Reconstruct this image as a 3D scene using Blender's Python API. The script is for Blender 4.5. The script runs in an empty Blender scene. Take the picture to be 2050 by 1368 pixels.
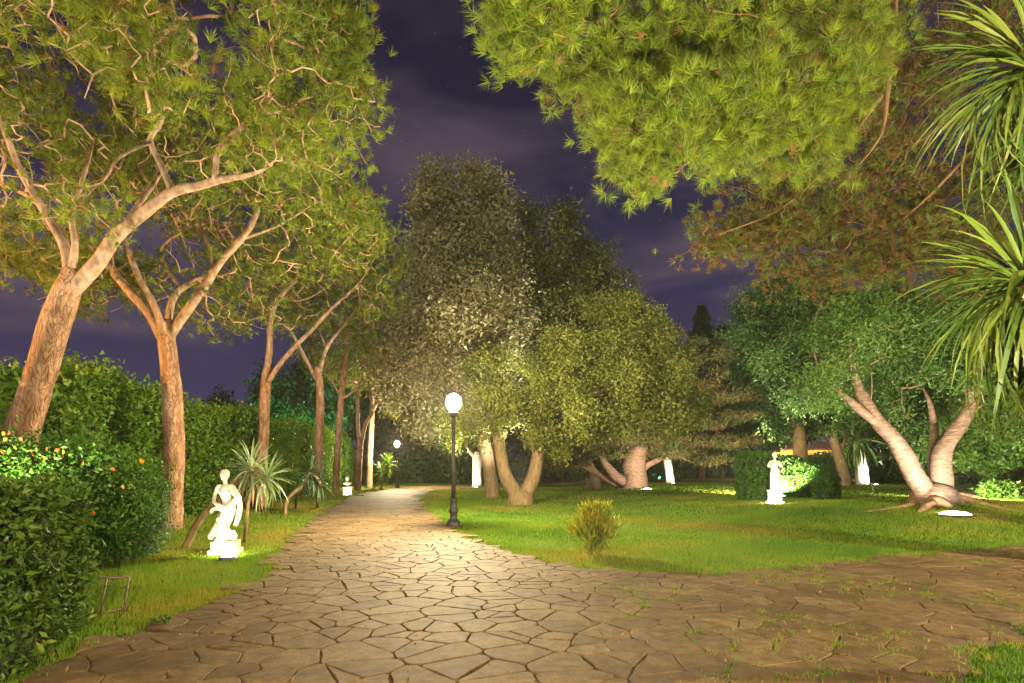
import bpy, bmesh, math, random
import numpy as np
from mathutils import Vector, Matrix, Euler
from mathutils.geometry import delaunay_2d_cdt
R = math.radians
RNG = np.random.default_rng(7)
random.seed(7)
SC = bpy.context.scene
COL = SC.collection

# ------------------------------------------------------------------ camera, sky, fill sun, exposure
CAM_H, FPX, HORIZ = 1.65, 1138.0, 935.0      # eye height (m), focal length and horizon in photo pixels (2050 wide)
cam = bpy.data.cameras.new('camera'); cam_o = bpy.data.objects.new('camera', cam); COL.objects.link(cam_o)
cam.sensor_width = 36.0; cam.lens = 36.0 * FPX / 2050.0
cam.shift_y = (HORIZ - 684.0) / 2050.0
cam.clip_end = 2000.0; cam.clip_start = 0.05
cam_o.location = (0, 0, CAM_H); cam_o.rotation_euler = (R(90), 0, 0)
SC.camera = cam_o

W = bpy.data.worlds.new('World'); SC.world = W; W.use_nodes = True
def build_sky():
    nt = W.node_tree; N = nt.nodes; L = nt.links; N.clear()
    out = N.new('ShaderNodeOutputWorld')
    sky = N.new('ShaderNodeTexSky'); sky.sky_type = 'NISHITA'; sky.sun_disc = False
    sky.sun_elevation = R(-8); sky.sun_rotation = R(-60)
    b0 = N.new('ShaderNodeBackground'); b0.inputs[1].default_value = 0.05; L.new(sky.outputs[0], b0.inputs[0])
    tc = N.new('ShaderNodeTexCoord'); sep = N.new('ShaderNodeSeparateXYZ'); L.new(tc.outputs['Generated'], sep.inputs[0])
    rp = N.new('ShaderNodeValToRGB'); L.new(sep.outputs[2], rp.inputs[0])
    e = rp.color_ramp.elements
    e[0].position = 0.0; e[0].color = (0.105, 0.075, 0.14, 1)
    e[1].position = 0.75; e[1].color = (0.007, 0.0065, 0.02, 1)
    for p, c in ((0.12, (0.048, 0.040, 0.095, 1)), (0.3, (0.029, 0.026, 0.07, 1)), (0.5, (0.0125, 0.0115, 0.036, 1))):
        k = e.new(p); k.color = c
    mp = N.new('ShaderNodeMapping'); mp.inputs['Scale'].default_value = (2.0, 2.0, 6.5); mp.inputs['Rotation'].default_value = (0.25, 0.35, 0.3)
    mp.inputs['Location'].default_value = (0.3, 0.1, 0.75)
    L.new(tc.outputs['Generated'], mp.inputs[0])
    ns = N.new('ShaderNodeTexNoise'); ns.inputs['Scale'].default_value = 1.6; ns.inputs['Detail'].default_value = 7; ns.inputs['Roughness'].default_value = 0.52
    ns.inputs['Distortion'].default_value = 0.4
    L.new(mp.outputs[0], ns.inputs[0])
    cr = N.new('ShaderNodeValToRGB'); cr.color_ramp.elements[0].position = 0.46; cr.color_ramp.elements[1].position = 0.74
    L.new(ns.outputs[0], cr.inputs[0])
    el = N.new('ShaderNodeMapRange'); el.inputs[1].default_value = 0.72; el.inputs[2].default_value = 0.3
    el.inputs[3].default_value = 0.12; el.inputs[4].default_value = 1.0; L.new(sep.outputs[2], el.inputs[0])
    mm = N.new('ShaderNodeMath'); mm.operation = 'MULTIPLY'; L.new(cr.outputs[0], mm.inputs[0]); L.new(el.outputs[0], mm.inputs[1])
    mx = N.new('ShaderNodeMix'); mx.data_type = 'RGBA'; L.new(mm.outputs[0], mx.inputs[0]); L.new(rp.outputs[0], mx.inputs[6])
    mx.inputs[7].default_value = (0.118, 0.088, 0.120, 1)
    # stars
    vo = N.new('ShaderNodeTexVoronoi'); vo.inputs['Scale'].default_value = 150.0; L.new(tc.outputs['Generated'], vo.inputs[0])
    st = N.new('ShaderNodeMapRange'); st.inputs[1].default_value = 0.075; st.inputs[2].default_value = 0.0; st.inputs[3].default_value = 0; st.inputs[4].default_value = 1
    L.new(vo.outputs['Distance'], st.inputs[0])
    sc_ = N.new('ShaderNodeSeparateColor'); L.new(vo.outputs['Color'], sc_.inputs[0])
    gt = N.new('ShaderNodeMath'); gt.operation = 'GREATER_THAN'; gt.inputs[1].default_value = 0.93; L.new(sc_.outputs[0], gt.inputs[0])
    m2 = N.new('ShaderNodeMath'); m2.operation = 'MULTIPLY'; L.new(st.outputs[0], m2.inputs[0]); L.new(gt.outputs[0], m2.inputs[1])
    m3 = N.new('ShaderNodeMath'); m3.operation = 'MULTIPLY'; m3.inputs[1].default_value = 0.8; L.new(m2.outputs[0], m3.inputs[0])
    ad = N.new('ShaderNodeMix'); ad.data_type = 'RGBA'; ad.blend_type = 'ADD'; ad.inputs[0].default_value = 1.0
    L.new(mx.outputs[2], ad.inputs[6]); L.new(m3.outputs[0], ad.inputs[7])
    b1 = N.new('ShaderNodeBackground'); b1.inputs[1].default_value = 0.68; L.new(ad.outputs[2], b1.inputs[0])
    s = N.new('ShaderNodeAddShader'); L.new(b0.outputs[0], s.inputs[0]); L.new(b1.outputs[0], s.inputs[1]); L.new(s.outputs[0], out.inputs[0])
build_sky()
fill_sun = bpy.data.lights.new('fill_sun', 'SUN'); fill_sun.energy = 1.5; fill_sun.angle = R(15); fill_sun.color = (1.0, 0.93, 0.82)  # soft fill added from behind the camera to open the dark areas
fill_sun_o = bpy.data.objects.new('fill_sun', fill_sun); COL.objects.link(fill_sun_o); fill_sun_o.rotation_euler = (R(58), 0, R(-35)); fill_sun_o.location = (0, 0, 40)

SC.view_settings.view_transform = 'Standard'; SC.view_settings.look = 'None'
SC.view_settings.exposure = 0.5; SC.view_settings.gamma = 1.0; SC.view_settings.use_curve_mapping = False
SC.render.engine = 'CYCLES'
cy = SC.cycles
cy.use_denoising = True; cy.denoiser = 'OPENIMAGEDENOISE'
cy.max_bounces = 4; cy.diffuse_bounces = 2; cy.glossy_bounces = 2; cy.transmission_bounces = 4; cy.transparent_max_bounces = 6
cy.sample_clamp_indirect = 4.0; cy.caustics_reflective = False; cy.caustics_refractive = False
cy.use_light_tree = True; cy.use_adaptive_sampling = True; cy.adaptive_threshold = 0.05

# ------------------------------------------------------------------ terrain height and pixel helpers
def sst(t):
    t = np.clip(t, 0, 1); return t * t * (3 - 2 * t)
def hgt(x, y):
    x = np.asarray(x, float); y = np.asarray(y, float)
    return (0.38 * sst((x - 3) / 8) * sst((y - 10) / 8)
            + 0.26 * np.exp(-(((x - 13.9) / 2.6) ** 2 + ((y - 18.4) / 2.4) ** 2)))
def at(px, py, Y):                 # the point at depth Y that the photo shows at px, py
    return np.array([(px - 1025) / FPX * Y, Y, CAM_H + (HORIZ - py) / FPX * Y])
def gnd(px, py):                   # where the ground lies at px, py
    Y = FPX * CAM_H / (py - HORIZ)
    for _ in range(40):
        X = (px - 1025) / FPX * Y
        Y = 0.5 * Y + 0.5 * FPX * (CAM_H - float(hgt(X, Y))) / (py - HORIZ)
    X = (px - 1025) / FPX * Y
    return np.array([X, Y, float(hgt(X, Y))])

# ------------------------------------------------------------------ materials
def new_mat(name):
    m = bpy.data.materials.new(name); m.use_nodes = True
    nt = m.node_tree; nt.nodes.clear()
    o = nt.nodes.new('ShaderNodeOutputMaterial')
    return m, nt, nt.nodes, nt.links, o
def leaf_mat(name, cols, trans=0.35, rough=0.5, spec=0.3, tcol=1.25):
    m, nt, N, L, o = new_mat(name)
    a = N.new('ShaderNodeAttribute'); a.attribute_name = 'var'
    rp = N.new('ShaderNodeValToRGB'); L.new(a.outputs['Fac'], rp.inputs[0])
    e = rp.color_ramp.elements
    n = len(cols)
    e[0].position = 0; e[0].color = (*cols[0], 1); e[1].position = 1; e[1].color = (*cols[-1], 1)
    for i in range(1, n - 1):
        k = e.new(i / (n - 1)); k.color = (*cols[i], 1)
    p = N.new('ShaderNodeBsdfPrincipled'); p.inputs['Roughness'].default_value = rough
    p.inputs['Specular IOR Level'].default_value = spec
    L.new(rp.outputs[0], p.inputs['Base Color'])
    t = N.new('ShaderNodeBsdfTranslucent')
    g = N.new('ShaderNodeMix'); g.data_type = 'RGBA'; g.blend_type = 'MULTIPLY'; g.inputs[0].default_value = 1
    L.new(rp.outputs[0], g.inputs[6]); g.inputs[7].default_value = (tcol * 1.1, tcol, tcol * 0.5, 1); L.new(g.outputs[2], t.inputs[0])
    mx = N.new('ShaderNodeMixShader'); mx.inputs[0].default_value = trans
    L.new(p.outputs[0], mx.inputs[1]); L.new(t.outputs[0], mx.inputs[2]); L.new(mx.outputs[0], o.inputs[0])
    return m
def surf_mat(name, c1, c2, scale=4.0, stretch=(1, 1, 1), rough=0.8, bump=0.4, c3=None, crackle=None, detail=6, spec=0.25, dist=0.02, usevar=0.0, world=False):
    m, nt, N, L, o = new_mat(name)
    tc = N.new('ShaderNodeTexCoord'); mp = N.new('ShaderNodeMapping'); mp.inputs['Scale'].default_value = stretch
    if world:
        gm = N.new('ShaderNodeNewGeometry'); L.new(gm.outputs['Position'], mp.inputs[0])
    else: L.new(tc.outputs['Object'], mp.inputs[0])
    ns = N.new('ShaderNodeTexNoise'); ns.inputs['Scale'].default_value = scale; ns.inputs['Detail'].default_value = detail; ns.inputs['Roughness'].default_value = 0.6
    L.new(mp.outputs[0], ns.inputs[0])
    rp = N.new('ShaderNodeValToRGB'); e = rp.color_ramp.elements
    e[0].position = 0.3; e[0].color = (*c1, 1); e[1].position = 0.7; e[1].color = (*c2, 1)
    if c3: k = e.new(0.52); k.color = (*c3, 1)
    L.new(ns.outputs[0], rp.inputs[0])
    col = rp.outputs[0]; hgt_out = ns.outputs[0]
    p = N.new('ShaderNodeBsdfPrincipled'); p.inputs['Roughness'].default_value = rough; p.inputs['Specular IOR Level'].default_value = spec
    if crackle:
        v = N.new('ShaderNodeTexVoronoi'); v.feature = 'DISTANCE_TO_EDGE'; v.inputs['Scale'].default_value = crackle
        wr = N.new('ShaderNodeVectorMath'); wr.operation = 'ADD'
        sc_ = N.new('ShaderNodeVectorMath'); sc_.operation = 'SCALE'; sc_.inputs[3].default_value = 0.35
        n2 = N.new('ShaderNodeTexNoise'); n2.inputs['Scale'].default_value = scale * 0.7; L.new(mp.outputs[0], n2.inputs[0])
        L.new(n2.outputs['Color'], sc_.inputs[0]); L.new(mp.outputs[0], wr.inputs[0]); L.new(sc_.outputs[0], wr.inputs[1])
        L.new(wr.outputs[0], v.inputs[0])
        mr = N.new('ShaderNodeMapRange'); mr.inputs[1].default_value = 0.0; mr.inputs[2].default_value = 0.16; L.new(v.outputs[0], mr.inputs[0])
        mx = N.new('ShaderNodeMix'); mx.data_type = 'RGBA'; mx.blend_type = 'MULTIPLY'; mx.inputs[0].default_value = 1
        r2 = N.new('ShaderNodeValToRGB'); r2.color_ramp.elements[0].color = (0.76, 0.71, 0.66, 1); r2.color_ramp.elements[1].color = (1, 1, 1, 1)
        L.new(mr.outputs[0], r2.inputs[0]); L.new(col, mx.inputs[6]); L.new(r2.outputs[0], mx.inputs[7]); col = mx.outputs[2]
        ad = N.new('ShaderNodeMath'); ad.operation = 'MULTIPLY_ADD'; ad.inputs[1].default_value = 0.35
        L.new(ns.outputs[0], ad.inputs[0]); L.new(mr.outputs[0], ad.inputs[2]); hgt_out = ad.outputs[0]
    if usevar:
        a = N.new('ShaderNodeAttribute'); a.attribute_name = 'var'
        mr2 = N.new('ShaderNodeMapRange'); mr2.inputs[3].default_value = 1 - usevar; mr2.inputs[4].default_value = 1 + usevar; L.new(a.outputs['Fac'], mr2.inputs[0])
        mv = N.new('ShaderNodeMix'); mv.data_type = 'RGBA'; mv.blend_type = 'MULTIPLY'; mv.inputs[0].default_value = 1
        cc = N.new('ShaderNodeCombineColor'); L.new(mr2.outputs[0], cc.inputs[0]); L.new(mr2.outputs[0], cc.inputs[1]); L.new(mr2.outputs[0], cc.inputs[2])
        L.new(col, mv.inputs[6]); L.new(cc.outputs[0], mv.inputs[7]); col = mv.outputs[2]
    L.new(col, p.inputs['Base Color'])
    if bump:
        b = N.new('ShaderNodeBump'); b.inputs['Strength'].default_value = bump; b.inputs['Distance'].default_value = dist
        L.new(hgt_out, b.inputs['Height']); L.new(b.outputs[0], p.inputs['Normal'])
    L.new(p.outputs[0], o.inputs[0])
    return m
def emit_mat(name, c, s):
    m, nt, N, L, o = new_mat(name)
    e = N.new('ShaderNodeEmission'); e.inputs[0].default_value = (*c, 1); e.inputs[1].default_value = s
    L.new(e.outputs[0], o.inputs[0]); return m
def globe_mat(name, c, s):         # thin lit glass: half of the bulb's light passes straight through
    m, nt, N, L, o = new_mat(name)
    e = N.new('ShaderNodeEmission'); e.inputs[0].default_value = (*c, 1); e.inputs[1].default_value = s
    t = N.new('ShaderNodeBsdfTransparent'); mx = N.new('ShaderNodeMixShader'); mx.inputs[0].default_value = 0.4
    L.new(t.outputs[0], mx.inputs[1]); L.new(e.outputs[0], mx.inputs[2]); L.new(mx.outputs[0], o.inputs[0]); return m
def lawn_mat():
    m, nt, N, L, o = new_mat('lawn')
    tc = N.new('ShaderNodeTexCoord')
    a = N.new('ShaderNodeTexNoise'); a.inputs['Scale'].default_value = 0.28; a.inputs['Detail'].default_value = 5; L.new(tc.outputs['Object'], a.inputs[0])
    mp = N.new('ShaderNodeMapping'); mp.inputs['Scale'].default_value = (0.5, 1, 1); L.new(tc.outputs['Object'], mp.inputs[0])
    b = N.new('ShaderNodeTexNoise'); b.inputs['Scale'].default_value = 9.0; b.inputs['Detail'].default_value = 8; b.inputs['Roughness'].default_value = 0.7; L.new(mp.outputs[0], b.inputs[0])
    r1 = N.new('ShaderNodeValToRGB'); e = r1.color_ramp.elements
    e[0].position = 0.35; e[0].color = (0.04, 0.085, 0.008, 1); e[1].position = 0.72; e[1].color = (0.15, 0.125, 0.03, 1)
    k = e.new(0.55); k.color = (0.075, 0.125, 0.012, 1)
    L.new(a.outputs[0], r1.inputs[0])
    r2 = N.new('ShaderNodeValToRGB'); e = r2.color_ramp.elements; e[0].position = 0.3; e[0].color = (0.35, 0.35, 0.3, 1); e[1].position = 0.7; e[1].color = (1.3, 1.3, 1.1, 1)
    L.new(b.outputs[0], r2.inputs[0])
    mx = N.new('ShaderNodeMix'); mx.data_type = 'RGBA'; mx.blend_type = 'MULTIPLY'; mx.inputs[0].default_value = 1
    L.new(r1.outputs[0], mx.inputs[6]); L.new(r2.outputs[0], mx.inputs[7])
    p = N.new('ShaderNodeBsdfPrincipled'); p.inputs['Roughness'].default_value = 0.95; p.inputs['Specular IOR Level'].default_value = 0.1
    L.new(mx.outputs[2], p.inputs['Base Color'])
    bp = N.new('ShaderNodeBump'); bp.inputs['Strength'].default_value = 1.0; bp.inputs['Distance'].default_value = 0.06
    L.new(b.outputs[0], bp.inputs['Height']); L.new(bp.outputs[0], p.inputs['Normal'])
    L.new(p.outputs[0], o.inputs[0]); return m

def stone_mat():
    m, nt, N, L, o = new_mat('flagstone')
    g = N.new('ShaderNodeNewGeometry')
    def noise(sc, det, ro=0.6):
        n = N.new('ShaderNodeTexNoise'); n.inputs['Scale'].default_value = sc; n.inputs['Detail'].default_value = det; n.inputs['Roughness'].default_value = ro
        L.new(g.outputs['Position'], n.inputs[0]); return n
    a, b, c = noise(0.9, 4), noise(7.0, 8, 0.7), noise(42.0, 5, 0.7)
    def ramp(src, p0, c0, p1, c1):
        r = N.new('ShaderNodeValToRGB'); e = r.color_ramp.elements; e[0].position = p0; e[0].color = (*c0, 1); e[1].position = p1; e[1].color = (*c1, 1); L.new(src, r.inputs[0]); return r.outputs[0]
    def mul(x, y, f=1.0):
        k = N.new('ShaderNodeMix'); k.data_type = 'RGBA'; k.blend_type = 'MULTIPLY'; k.inputs[0].default_value = f; L.new(x, k.inputs[6]); L.new(y, k.inputs[7]); return k.outputs[2]
    at_ = N.new('ShaderNodeAttribute'); at_.attribute_name = 'var'
    base = ramp(at_.outputs['Fac'], 0.0, (0.082, 0.055, 0.024), 1.0, (0.128, 0.092, 0.047))
    col = mul(base, ramp(a.outputs[0], 0.3, (0.72, 0.68, 0.6), 0.7, (1.18, 1.15, 1.1)))
    col = mul(col, ramp(b.outputs[0], 0.32, (0.5, 0.45, 0.38), 0.62, (1.2, 1.2, 1.18)))
    col = mul(col, ramp(c.outputs[0], 0.35, (0.68, 0.66, 0.62), 0.6, (1.12, 1.12, 1.12)))
    p = N.new('ShaderNodeBsdfPrincipled'); p.inputs['Roughness'].default_value = 0.78; p.inputs['Specular IOR Level'].default_value = 0.22
    L.new(col, p.inputs['Base Color'])
    ad = N.new('ShaderNodeMath'); ad.operation = 'MULTIPLY_ADD'; ad.inputs[1].default_value = 0.35; L.new(c.outputs[0], ad.inputs[0]); L.new(b.outputs[0], ad.inputs[2])
    bp = N.new('ShaderNodeBump'); bp.inputs['Strength'].default_value = 0.55; bp.inputs['Distance'].default_value = 0.006
    L.new(ad.outputs[0], bp.inputs['Height']); L.new(bp.outputs[0], p.inputs['Normal']); L.new(p.outputs[0], o.inputs[0]); return m
M = {}
M['lawn'] = lawn_mat()
M['grass'] = leaf_mat('grass_blade', [(0.045, 0.11, 0.006), (0.085, 0.175, 0.009), (0.13, 0.185, 0.012), (0.22, 0.18, 0.035)], 0.35, 0.55, 0.2)
M['pine_needle'] = leaf_mat('pine_needle', [(0.14, 0.085, 0.025), (0.06, 0.085, 0.014), (0.095, 0.15, 0.011), (0.16, 0.20, 0.012)], 0.45, 0.5, 0.25)
M['pine_needle_shaded'] = leaf_mat('pine_needle_shaded', [(0.10, 0.05, 0.018), (0.085, 0.06, 0.015), (0.06, 0.075, 0.013), (0.075, 0.115, 0.014)], 0.35, 0.5, 0.2)  # darker, browner needles: inner crown shade put into the colour
M['cedar_needle'] = leaf_mat('cedar_needle', [(0.14, 0.085, 0.03), (0.09, 0.08, 0.025), (0.055, 0.075, 0.022), (0.07, 0.10, 0.03)], 0.2, 0.6, 0.2)
M['ivy'] = leaf_mat('ivy_leaf', [(0.03, 0.07, 0.01), (0.055, 0.12, 0.012), (0.08, 0.16, 0.014), (0.14, 0.20, 0.02)], 0.35, 0.5, 0.2)
M['clipped'] = leaf_mat('clipped_hedge_leaf', [(0.018, 0.038, 0.008), (0.03, 0.065, 0.01), (0.06, 0.115, 0.016), (0.14, 0.18, 0.035)], 0.3, 0.6, 0.15)
M['lantana'] = leaf_mat('lantana_leaf', [(0.025, 0.07, 0.012), (0.045, 0.115, 0.014), (0.07, 0.155, 0.018)], 0.35, 0.55, 0.15)
M['bluish'] = leaf_mat('blue_green_leaf', [(0.04, 0.085, 0.04), (0.07, 0.13, 0.06)], 0.3, 0.5, 0.3)
M['magnolia'] = leaf_mat('magnolia_leaf', [(0.07, 0.072, 0.028), (0.12, 0.12, 0.05), (0.19, 0.18, 0.09), (0.26, 0.235, 0.14)], 0.3, 0.5, 0.2)
M['oak'] = leaf_mat('oak_leaf', [(0.05, 0.065, 0.012), (0.09, 0.12, 0.02), (0.14, 0.17, 0.03), (0.22, 0.22, 0.055)], 0.34, 0.5, 0.25)
M['dark_oak'] = leaf_mat('dark_oak_leaf', [(0.025, 0.036, 0.006), (0.045, 0.062, 0.01), (0.07, 0.088, 0.015), (0.10, 0.105, 0.02)], 0.3, 0.45, 0.3)
M['ombu'] = leaf_mat('broad_green_leaf', [(0.025, 0.065, 0.012), (0.05, 0.115, 0.02), (0.085, 0.165, 0.03), (0.17, 0.22, 0.07)], 0.38, 0.45, 0.25)
M['ficus'] = leaf_mat('dark_green_leaf', [(0.02, 0.05, 0.012), (0.04, 0.09, 0.02), (0.07, 0.135, 0.035), (0.13, 0.18, 0.065)], 0.35, 0.45, 0.25)
M['backwood'] = leaf_mat('woodland_leaf', [(0.012, 0.03, 0.008), (0.025, 0.055, 0.014), (0.04, 0.075, 0.02)], 0.3, 0.5, 0.3)
M['bright_bush'] = leaf_mat('bright_bush_leaf', [(0.035, 0.085, 0.01), (0.06, 0.13, 0.014), (0.10, 0.17, 0.02)], 0.35, 0.45, 0.3)
M['yellow_shrub'] = leaf_mat('golden_shrub_leaf', [(0.07, 0.13, 0.012), (0.13, 0.18, 0.016), (0.24, 0.23, 0.018), (0.34, 0.28, 0.02)], 0.3, 0.5, 0.25)
M['yucca_olive'] = leaf_mat('yucca_olive', [(0.014, 0.03, 0.004), (0.028, 0.052, 0.006), (0.048, 0.07, 0.008), (0.075, 0.088, 0.014)], 0.25, 0.5, 0.22)
M['yucca_grey'] = leaf_mat('yucca_grey', [(0.15, 0.13, 0.06), (0.12, 0.18, 0.07), (0.20, 0.28, 0.16), (0.30, 0.36, 0.24)], 0.2, 0.42, 0.4)
M['yucca_dead'] = leaf_mat('yucca_dead', [(0.18, 0.11, 0.06), (0.30, 0.19, 0.11)], 0.2, 0.7, 0.2)
M['flower'] = leaf_mat('flower_red', [(0.55, 0.05, 0.01), (0.65, 0.17, 0.02), (0.6, 0.3, 0.03)], 0.3, 0.5, 0.2)
M['dead_leaf'] = leaf_mat('dead_leaf', [(0.12, 0.06, 0.02), (0.22, 0.12, 0.04), (0.28, 0.17, 0.06)], 0.2, 0.8, 0.2)
M['pine_bark'] = surf_mat('pine_bark', (0.11, 0.055, 0.028), (0.36, 0.235, 0.155), 7, (1, 1, 0.3), 0.9, 0.7, (0.23, 0.135, 0.08), crackle=14, dist=0.03)
M['pine_limb'] = surf_mat('pine_limb_bark', (0.10, 0.058, 0.033), (0.30, 0.215, 0.155), 8, (1, 1, 0.5), 0.9, 1.0, (0.19, 0.125, 0.083), dist=0.02)
M['pine_twig'] = surf_mat('pine_twig', (0.18, 0.10, 0.06), (0.38, 0.25, 0.165), 5, (1, 1, 1), 0.85, 0.3, dist=0.01)
M['dark_twig'] = surf_mat('dark_twig', (0.055, 0.03, 0.015), (0.14, 0.08, 0.04), 5, (1, 1, 1), 0.9, 0.3, dist=0.01)
M['oak_bark'] = surf_mat('oak_bark', (0.10, 0.07, 0.035), (0.24, 0.17, 0.09), 9, (1, 1, 0.35), 0.9, 0.6, dist=0.02)
M['smooth_bark'] = surf_mat('smooth_bark', (0.075, 0.045, 0.028), (0.20, 0.13, 0.09), 4, (1, 1, 3.2), 0.75, 0.8, (0.13, 0.083, 0.056), dist=0.05)
M['root_bark'] = surf_mat('root_bark', (0.12, 0.07, 0.04), (0.30, 0.18, 0.10), 5, (1, 1, 1), 0.9, 0.6, dist=0.02)
M['pale_bark'] = surf_mat('pale_bark', (0.35, 0.27, 0.20), (0.55, 0.46, 0.36), 5, (1, 1, 0.5), 0.8, 0.5)
M['wood_bark'] = surf_mat('woodland_bark', (0.05, 0.035, 0.02), (0.12, 0.085, 0.05), 6, (1, 1, 0.4), 0.9, 0.5)
M['stone'] = stone_mat()
M['bed'] = surf_mat('path_soil', (0.05, 0.033, 0.016), (0.12, 0.08, 0.042), 6, (1, 1, 1), 0.95, 0.8, dist=0.02)
M['sand'] = surf_mat('sandy_track', (0.28, 0.20, 0.11), (0.40, 0.30, 0.18), 3, (1, 1, 1), 0.95, 0.3)
M['marble'] = surf_mat('marble', (0.42, 0.35, 0.26), (0.62, 0.56, 0.46), 5, (1, 1, 1), 0.6, 0.2)
M['old_marble'] = surf_mat('weathered_marble', (0.36, 0.27, 0.17), (0.55, 0.45, 0.33), 6, (1, 1, 1), 0.7, 0.3)
M['iron'] = surf_mat('cast_iron', (0.018, 0.017, 0.017), (0.045, 0.04, 0.036), 12, (1, 1, 1), 0.5, 0.15, spec=0.5)
M['rust_iron'] = surf_mat('painted_iron', (0.05, 0.04, 0.028), (0.11, 0.08, 0.05), 14, (1, 1, 1), 0.6, 0.2, spec=0.4)
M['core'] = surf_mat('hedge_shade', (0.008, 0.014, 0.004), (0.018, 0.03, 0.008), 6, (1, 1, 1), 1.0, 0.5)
M['cone'] = surf_mat('pine_cone', (0.06, 0.028, 0.012), (0.15, 0.075, 0.03), 20, (1, 1, 1), 0.8, 0.5)
M['plaster'] = surf_mat('orange_plaster', (0.50, 0.25, 0.07), (0.58, 0.31, 0.10), 2, (1, 1, 1), 0.9, 0.1)
M['roof'] = surf_mat('roof_tile', (0.09, 0.04, 0.025), (0.18, 0.08, 0.05), 10, (1, 1, 1), 0.9, 0.4)
M['door'] = surf_mat('door_wood', (0.05, 0.03, 0.015), (0.10, 0.06, 0.03), 8, (4, 4, 1), 0.6, 0.2)
M['frame'] = surf_mat('white_frame', (0.6, 0.58, 0.52), (0.7, 0.68, 0.62), 3, (1, 1, 1), 0.5, 0.0)
M['glassdark'] = surf_mat('dark_glass', (0.02, 0.025, 0.03), (0.03, 0.035, 0.04), 2, (1, 1, 1), 0.1, 0.0, spec=0.6)
M['globe'] = globe_mat('lit_globe', (1.0, 0.93, 0.78), 10.0)
M['bluebulb'] = emit_mat('blue_bulb', (0.45, 0.55, 1.0), 60.0)
M['wallbulb'] = emit_mat('wall_lamp_glass', (1.0, 0.75, 0.35), 12.0)
M['lens'] = emit_mat('lit_lens', (1.0, 0.95, 0.78), 25.0)
M['greenlens'] = emit_mat('green_lens', (0.1, 1.0, 0.55), 6.0)

# ------------------------------------------------------------------ mesh helpers
def npmesh(name, V, F, mat, var=None, smooth=False):
    """V (n,3); F (m,k) or a list of such arrays with different k."""
    me = bpy.data.meshes.new(name)
    Fs = F if isinstance(F, list) else [F]
    Fs = [np.asarray(f, np.int32) for f in Fs if len(f)]
    V = np.asarray(V, np.float32)
    loops = np.concatenate([f.ravel() for f in Fs])
    tot = np.concatenate([np.full(len(f), f.shape[1], np.int32) for f in Fs])
    start = np.concatenate([[0], np.cumsum(tot)[:-1]]).astype(np.int32)
    me.vertices.add(len(V)); me.vertices.foreach_set('co', V.ravel())
    me.loops.add(len(loops)); me.loops.foreach_set('vertex_index', loops)
    me.polygons.add(len(tot)); me.polygons.foreach_set('loop_start', start)
    me.polygons.foreach_set('use_smooth', np.full(len(tot), smooth, bool))
    if var is not None:
        a = me.attributes.new('var', 'FLOAT', 'FACE'); a.data.foreach_set('value', np.asarray(var, np.float32))
    me.update(calc_edges=True)
    me.materials.append(mat)
    return me
def obj(name, me, parent=None, loc=None):
    o = bpy.data.objects.new(name, me); COL.objects.link(o)
    if parent is not None: o.parent = parent
    if loc is not None: o.location = loc
    return o
def thing(name, label, cat, loc=(0, 0, 0), rz=0.0, group=None):
    o = bpy.data.objects.new(name, None); COL.objects.link(o)
    o.location = [float(v) for v in loc]; o.rotation_euler = (0, 0, rz); o.empty_display_size = 0.2
    o['label'] = label; o['category'] = cat
    if group: o['group'] = group
    return o
def structure(o): o['kind'] = 'structure'; return o
def stuff(o, label=None, cat=None):
    o['kind'] = 'stuff'
    if label: o['label'] = label; o['category'] = cat
    return o
def unit(v):
    return v / np.maximum(np.linalg.norm(v, axis=-1, keepdims=True), 1e-9)
def rand_dirs(n, rng=RNG):
    return unit(rng.normal(size=(n, 3)))
def smooth_path(P, step):
    """Catmull-Rom through rows of P (any columns; the first three are xyz)."""
    P = np.asarray(P, float)
    if len(P) < 2: return P
    Q = np.vstack([2 * P[0] - P[1], P, 2 * P[-1] - P[-2]])
    out = []
    for i in range(1, len(Q) - 2):
        n = max(2, int(np.linalg.norm(Q[i + 1, :3] - Q[i, :3]) / step))
        t = np.linspace(0, 1, n, endpoint=False)[:, None]
        a, b, c, d = Q[i - 1], Q[i], Q[i + 1], Q[i + 2]
        out.append(0.5 * (2 * b + (c - a) * t + (2 * a - 5 * b + 4 * c - d) * t ** 2 + (3 * b - a - 3 * c + d) * t ** 3))
    out.append(P[-1:])
    r = np.vstack(out)
    if r.shape[1] > 3: r[:, 3] = np.maximum(r[:, 3], 0.002)
    return r
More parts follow.
